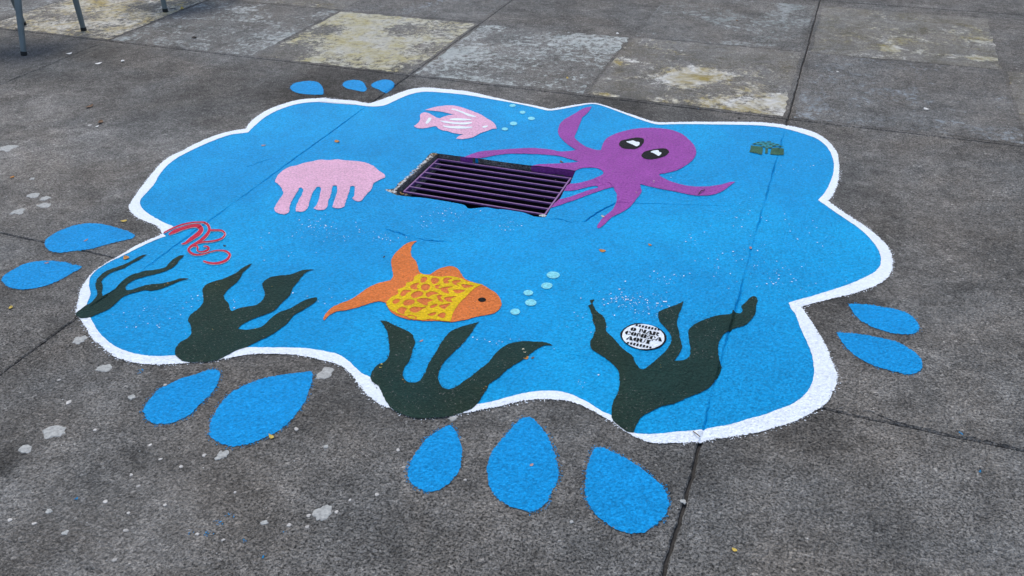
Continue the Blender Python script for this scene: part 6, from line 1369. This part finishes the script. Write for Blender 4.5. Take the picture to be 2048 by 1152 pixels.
SCRAPS = [
    (-0.6359, 2.5009, 0.0111, 0.7971, 3.182, 'leaf_orange', 'dry_leaf', 'orange leaf scrap alone on the blue, below the lowest octopus arm'),
    (-0.4868, 2.5957, 0.0075, 0.6207, 2.513, 'leaf_orange', 'dry_leaf', 'small orange leaf scrap right of the lone one below the octopus'),
    (-2.0346, 3.042, 0.0145, 0.6522, 5.9482, 'leaf_orange', 'dry_leaf', 'orange leaf scrap on the blue between the jellyfish and the far border'),
    (-0.5848, 3.0927, 0.0096, 0.5314, 5.1041, 'leaf_cream', 'fallen_blossom', 'round cream blossom on the right arm of the octopus'),
    (-0.6277, 2.971, 0.0083, 0.7467, 1.9566, 'leaf_pink', 'fallen_blossom', 'pinkish blossom on the lower octopus arm'),
    (-0.7024, 2.7459, 0.0089, 0.5424, 5.6824, 'leaf_cream', 'fallen_blossom', 'cream blossom beside the tip of the lowest octopus arm'),
    (-1.0, 3.1553, 0.009, 0.6539, 2.621, 'leaf_brown', 'dry_leaf', 'brown leaf scrap between the two octopus arms above the drain'),
    (-1.4839, 3.4989, 0.0063, 0.7829, 1.8418, 'leaf_brown', 'bark_crumb', 'tiny brown crumb on the back of the pink fish'),
    (-2.2271, 1.9068, 0.0115, 0.8995, 2.8148, 'leaf_orange', 'dry_leaf', 'bright orange leaf scrap on the white border near the thin seaweed'),
    (-2.4306, 2.1245, 0.0103, 0.7279, 3.7839, 'leaf_yellow', 'dry_leaf', 'yellow orange scrap on the concrete right of the upper left blue drop'),
    (-2.3684, 1.5308, 0.0088, 0.6934, 5.3777, 'leaf_yellow', 'dry_leaf', 'yellow scrap on the concrete below the lower left blue drop'),
    (-3.1699, 2.2806, 0.0092, 0.7336, 4.4366, 'leaf_orange', 'dry_leaf', 'orange scrap beside the gum spots at the left edge'),
    (-1.2051, 1.3002, 0.0091, 0.5846, 2.7126, 'leaf_yellow', 'dry_leaf', 'curled yellow scrap on the lower edge of the big leaning blue drop'),
    (-0.7011, 1.868, 0.011, 0.5083, 5.4347, 'leaf_cream', 'fallen_blossom', 'largest cream petal, on the right frond of the seaweed under the fish'),
    (-0.684, 1.8384, 0.0077, 0.8934, 4.2077, 'leaf_orange', 'dry_leaf', 'orange leaf scrap right below the largest cream petal'),
    (-0.6659, 1.8447, 0.0054, 0.6167, 0.8514, 'leaf_brown', 'bark_crumb', 'brown crumb on the blue just right of the cream petal'),
    (-0.7469, 1.6722, 0.0059, 0.8558, 4.4822, 'leaf_orange', 'dry_leaf', 'orange scrap at the right edge of the seaweed foot under the fish'),
    (-0.9764, 1.6217, 0.0075, 0.5168, 2.5497, 'leaf_orange', 'dry_leaf', 'orange scrap between two fronds of the seaweed under the fish'),
    (-1.0723, 1.6626, 0.0093, 0.6554, 4.9831, 'leaf_yellow', 'dry_leaf', 'yellow brown scrap on the left knob of the seaweed under the fish'),
    (-0.0049, 1.3408, 0.0059, 0.8446, 2.6684, 'leaf_yellow', 'dry_leaf', 'yellow scrap alone on the concrete at the bottom right of the joint'),
    (-3.4591, 3.0306, 0.0218, 0.5058, 4.6803, 'leaf_brown', 'dry_leaf', 'brown leaf lying alone on the concrete at the upper left'),
    (-3.2537, 2.8858, 0.0183, 0.6507, 5.3848, 'leaf_brown', 'dry_leaf', 'brown leaf near a white scrap on the concrete at the upper left'),
    (-3.2309, 2.835, 0.009, 0.6801, 1.5149, 'paper', 'paper_scrap', 'white scrap beside a brown leaf at the upper left'),
    (-4.2168, 3.6666, 0.0161, 0.8342, 4.235, 'paper', 'paper_scrap', 'white scrap on the concrete right of the nearest chair leg'),
    (-3.913, 3.5749, 0.0186, 0.7577, 0.6998, 'paper', 'paper_scrap', 'thin white scrap with a dark end, behind the first brown leaf'),
    (-3.807, 3.6535, 0.014, 0.728, 5.632, 'paper', 'paper_scrap', 'white scrap farthest right of those near the chair legs'),
    (-3.6961, 4.1493, 0.0166, 0.8641, 5.6944, 'bark', 'bark_crumb', 'dark curled crumb on the bluish square at the upper left'),
    (-4.287, 4.6716, 0.0223, 0.7946, 2.1527, 'leaf_cream', 'dry_leaf', 'pale dry leaf right of the single chair leg'),
    (-4.2092, 4.669, 0.0222, 0.5099, 2.2516, 'leaf_yellow', 'dry_leaf', 'yellowish dry leaf right of the pale one near the single chair leg'),
    (-1.2893, 4.153, 0.0111, 0.5198, 5.2293, 'leaf_yellow', 'dry_leaf', 'small yellow leaf on the pale bluish square behind the mural'),
    (-1.2367, 4.9852, 0.0126, 0.6117, 2.042, 'paper', 'paper_scrap', 'white scrap on the dark concrete at the top, left of centre square'),
    (-0.5949, 5.4624, 0.0129, 0.5011, 2.348, 'leaf_brown', 'dry_leaf', 'brown leaf on the faint bluish square at the top'),
    (0.4645, 4.2598, 0.0122, 0.7861, 5.5727, 'paper', 'paper_scrap', 'white scrap on the bare concrete right of the mural'),
    (0.0425, 4.6785, 0.0068, 0.852, 5.8407, 'paper', 'paper_scrap', 'tiny white scrap right of the wide joint at the top'),
    (-1.3541, 2.2124, 0.0065, 0.5031, 1.5439, 'bark', 'bark_crumb', 'dark crumb left of the orange fish tail tip'),
    (-1.9417, 2.0925, 0.0058, 0.6287, 2.9469, 'bark', 'bark_crumb', 'dark crumb right of the red emblem'),
    (-1.6545, 1.6451, 0.005, 0.6914, 2.4689, 'leaf_yellow', 'dry_leaf', 'tiny yellow scrap low on the seaweed with the round foot'),
    (-1.6278, 1.918, 0.0063, 0.6506, 0.1181, 'leaf_yellow', 'dry_leaf', 'tiny yellow scrap on the upper right frond of the round footed seaweed'),
    (-1.8013, 1.8679, 0.0054, 0.6808, 6.003, 'leaf_yellow', 'dry_leaf', 'tiny yellow scrap on the upper left frond of the round footed seaweed'),
    (-1.4584, 1.8369, 0.0051, 0.7227, 4.1313, 'leaf_orange', 'dry_leaf', 'tiny orange scrap on the lowest frond of the round footed seaweed'),
    (-1.5262, 1.6925, 0.0066, 0.599, 2.6972, 'leaf_yellow', 'dry_leaf', 'thin yellow scrap at the fork of the round footed seaweed'),
    (-2.331, 2.8983, 0.0096, 0.7, 0.4226, 'leaf_pink', 'fallen_blossom', 'pale petal on the blue left of the jellyfish, near the far border'),
    (-1.9724, 1.8123, 0.0072, 0.8466, 1.5329, 'leaf_orange', 'dry_leaf', 'orange scrap on the lowest frond of the thin seaweed'),
    (-1.0129, 1.8115, 0.0064, 0.5074, 4.2847, 'leaf_pink', 'fallen_blossom', 'pink petal between the left and middle fronds under the fish'),
    (-0.1472, 2.6894, 0.0074, 0.6252, 4.8938, 'leaf_pink', 'fallen_blossom', 'pink petal on the slab crack right of the mural centre'),
    (-2.461, 1.9577, 0.0079, 0.5186, 1.4044, 'leaf_pink', 'fallen_blossom', 'pale petal on the upper left blue drop'),
    (-2.4747, 1.7862, 0.0076, 0.5301, 0.6908, 'leaf_pink', 'fallen_blossom', 'pinkish petal on the far edge of the lower left blue drop'),
    (-0.523, 1.4351, 0.0053, 0.7617, 4.3571, 'leaf_pink', 'fallen_blossom', 'pinkish petal on the upright round blue drop'),
    (-0.3026, 1.9299, 0.0053, 0.6526, 5.1897, 'leaf_yellow', 'dry_leaf', 'tiny yellow scrap on the seaweed below the round stencil'),
    (-0.3565, 3.877, 0.0073, 0.8313, 1.0624, 'bark', 'bark_crumb', 'dark crumb by the far border near the slab corner'),
    (-1.1718, 1.4029, 0.0036, 0.8797, 2.2241, 'bark', 'bark_crumb', 'dark crumb right beside the big leaning blue drop')
]
for (x, y, r, asp, rot, mat, name, label) in SCRAPS:
    scrap(x, y, r, asp, rot, 0.3, MAT[mat], name, label, {'dry_leaf': 'leaf', 'fallen_blossom': 'blossom', 'paper_scrap': 'scrap', 'bark_crumb': 'crumb'}[name], 'small leaves and scraps lying on the ground')
def twig(pts, r, label, mat):
    bm = bmesh.new()
    for a, b in zip(pts[:-1], pts[1:]): prism_bm(bm, a, b, r * 2, r * 2, r * 1.7, r * 1.7, Vector((0.3, 0.8, 0.2)), 0.3)
    tag(bm_obj('twig', bm, MAT[mat], None, origin=pts[0]), label, 'twig', 'thin twigs on the mural')
twig([(-0.3938, 3.0357, 0.006), (-0.3883, 3.0602, 0.01), (-0.3783, 3.0819, 0.006)], 0.0016, 'dark thin twig on the right arm of the octopus', 'bark')
twig([(-0.1631, 1.6877, 0.006), (-0.1533, 1.6772, 0.01), (-0.1422, 1.6733, 0.006)], 0.0013, 'thin grey twig on the white border above the wide near slab joint', 'leaf_brown')


# ------------------------------------------------------------------ metal chairs whose legs stand at the far left
def chair(feet, tops, seat_z, label, group):
    c = sum((Vector(f) for f in feet), Vector()) / 4
    ch = empty('metal_chair', c, label, 'chair', group)
    for f, t in zip(feet, tops):
        f, t = Vector(f), Vector(t); d = (t - f)
        bm = bmesh.new(); prism_bm(bm, f + d * (0.02 / d.z), t, 0.030, 0.022, 0.044, 0.026, Vector((1, 0.2, 0)), 0.25)
        leg = bm_obj('leg', bm, MAT['metal'], ch)
        bm = bmesh.new(); prism_bm(bm, f, f + d * (0.022 / d.z), 0.034, 0.026, 0.034, 0.026, Vector((1, 0.2, 0)), 0.25)
        bm_obj('foot_cap', bm, MAT['rubber'], leg)
    T = [Vector(t) for t in tops]; m = sum(T, Vector()) / 4
    bm = bmesh.new()
    ring = []
    for dz in (0.0, 0.022, 0.03):
        r = []
        k = 1.06 if dz < 0.03 else 1.0
        for i in range(4):
            a, b = T[i], T[(i + 1) % 4]
            for q in (0.06, 0.5, 0.94):
                p = a.lerp(b, q); p = m + (p - m) * k; r.append(bm.verts.new((p.x, p.y, seat_z + dz)))
        ring.append(r)
    n = len(ring[0])
    for a, b in zip(ring[:-1], ring[1:]):
        for i in range(n): bm.faces.new((a[i], a[(i + 1) % n], b[(i + 1) % n], b[i]))
    bm.faces.new(ring[0][::-1]); bm.faces.new(ring[-1])
    bm_obj('seat', bm, MAT['metal'], ch)
    # backrest on the side of tops[2], tops[3]
    a, b = T[2], T[3]; out = ((a + b) / 2 - m).normalized() * 0.08
    for p in (a, b):
        bm = bmesh.new(); prism_bm(bm, (p.x, p.y, seat_z + 0.03), (p.x + out.x, p.y + out.y, seat_z + 0.42), 0.03, 0.02, 0.026, 0.018, Vector((1, 0.2, 0)), 0.25)
        bm_obj('back_post', bm, MAT['metal'], ch)
    for z in (0.2, 0.3, 0.38):
        s = out * (z / 0.42); side = (b - a).normalized() * 0.012
        bm = bmesh.new(); prism_bm(bm, (a.x + s.x + side.x, a.y + s.y + side.y, seat_z + z), (b.x + s.x - side.x, b.y + s.y - side.y, seat_z + z), 0.05, 0.012, 0.05, 0.012, Vector((0, 0, 1)), 0.25)
        bm_obj('back_slat', bm, MAT['metal'], ch)
    return ch
chair([(-4.4608, 3.5621, 0.0), (-4.4882, 4.0646, 0.0), (-4.9748, 4.048, 0.0), (-4.9473, 3.5454, 0.0)], [(-4.4608, 3.6821, 0.44), (-4.4788, 4.0681, 0.44), (-4.9117, 3.9579, 0.44), (-4.9198, 3.5766, 0.44)], 0.44, 'grey metal chair with three splayed legs in view at the far left', 'grey metal chairs at the far left')
chair([(-4.27, 4.5746, 0.0), (-4.0352, 5.0161, 0.0), (-4.4767, 5.2508, 0.0), (-4.7115, 4.8093, 0.0)], [(-4.2803, 4.6084, 0.44), (-4.0691, 5.0057, 0.44), (-4.4664, 5.217, 0.44), (-4.6776, 4.8197, 0.44)], 0.44, 'grey metal chair with one leg in view at the top edge on the yellow square', 'grey metal chairs at the far left')
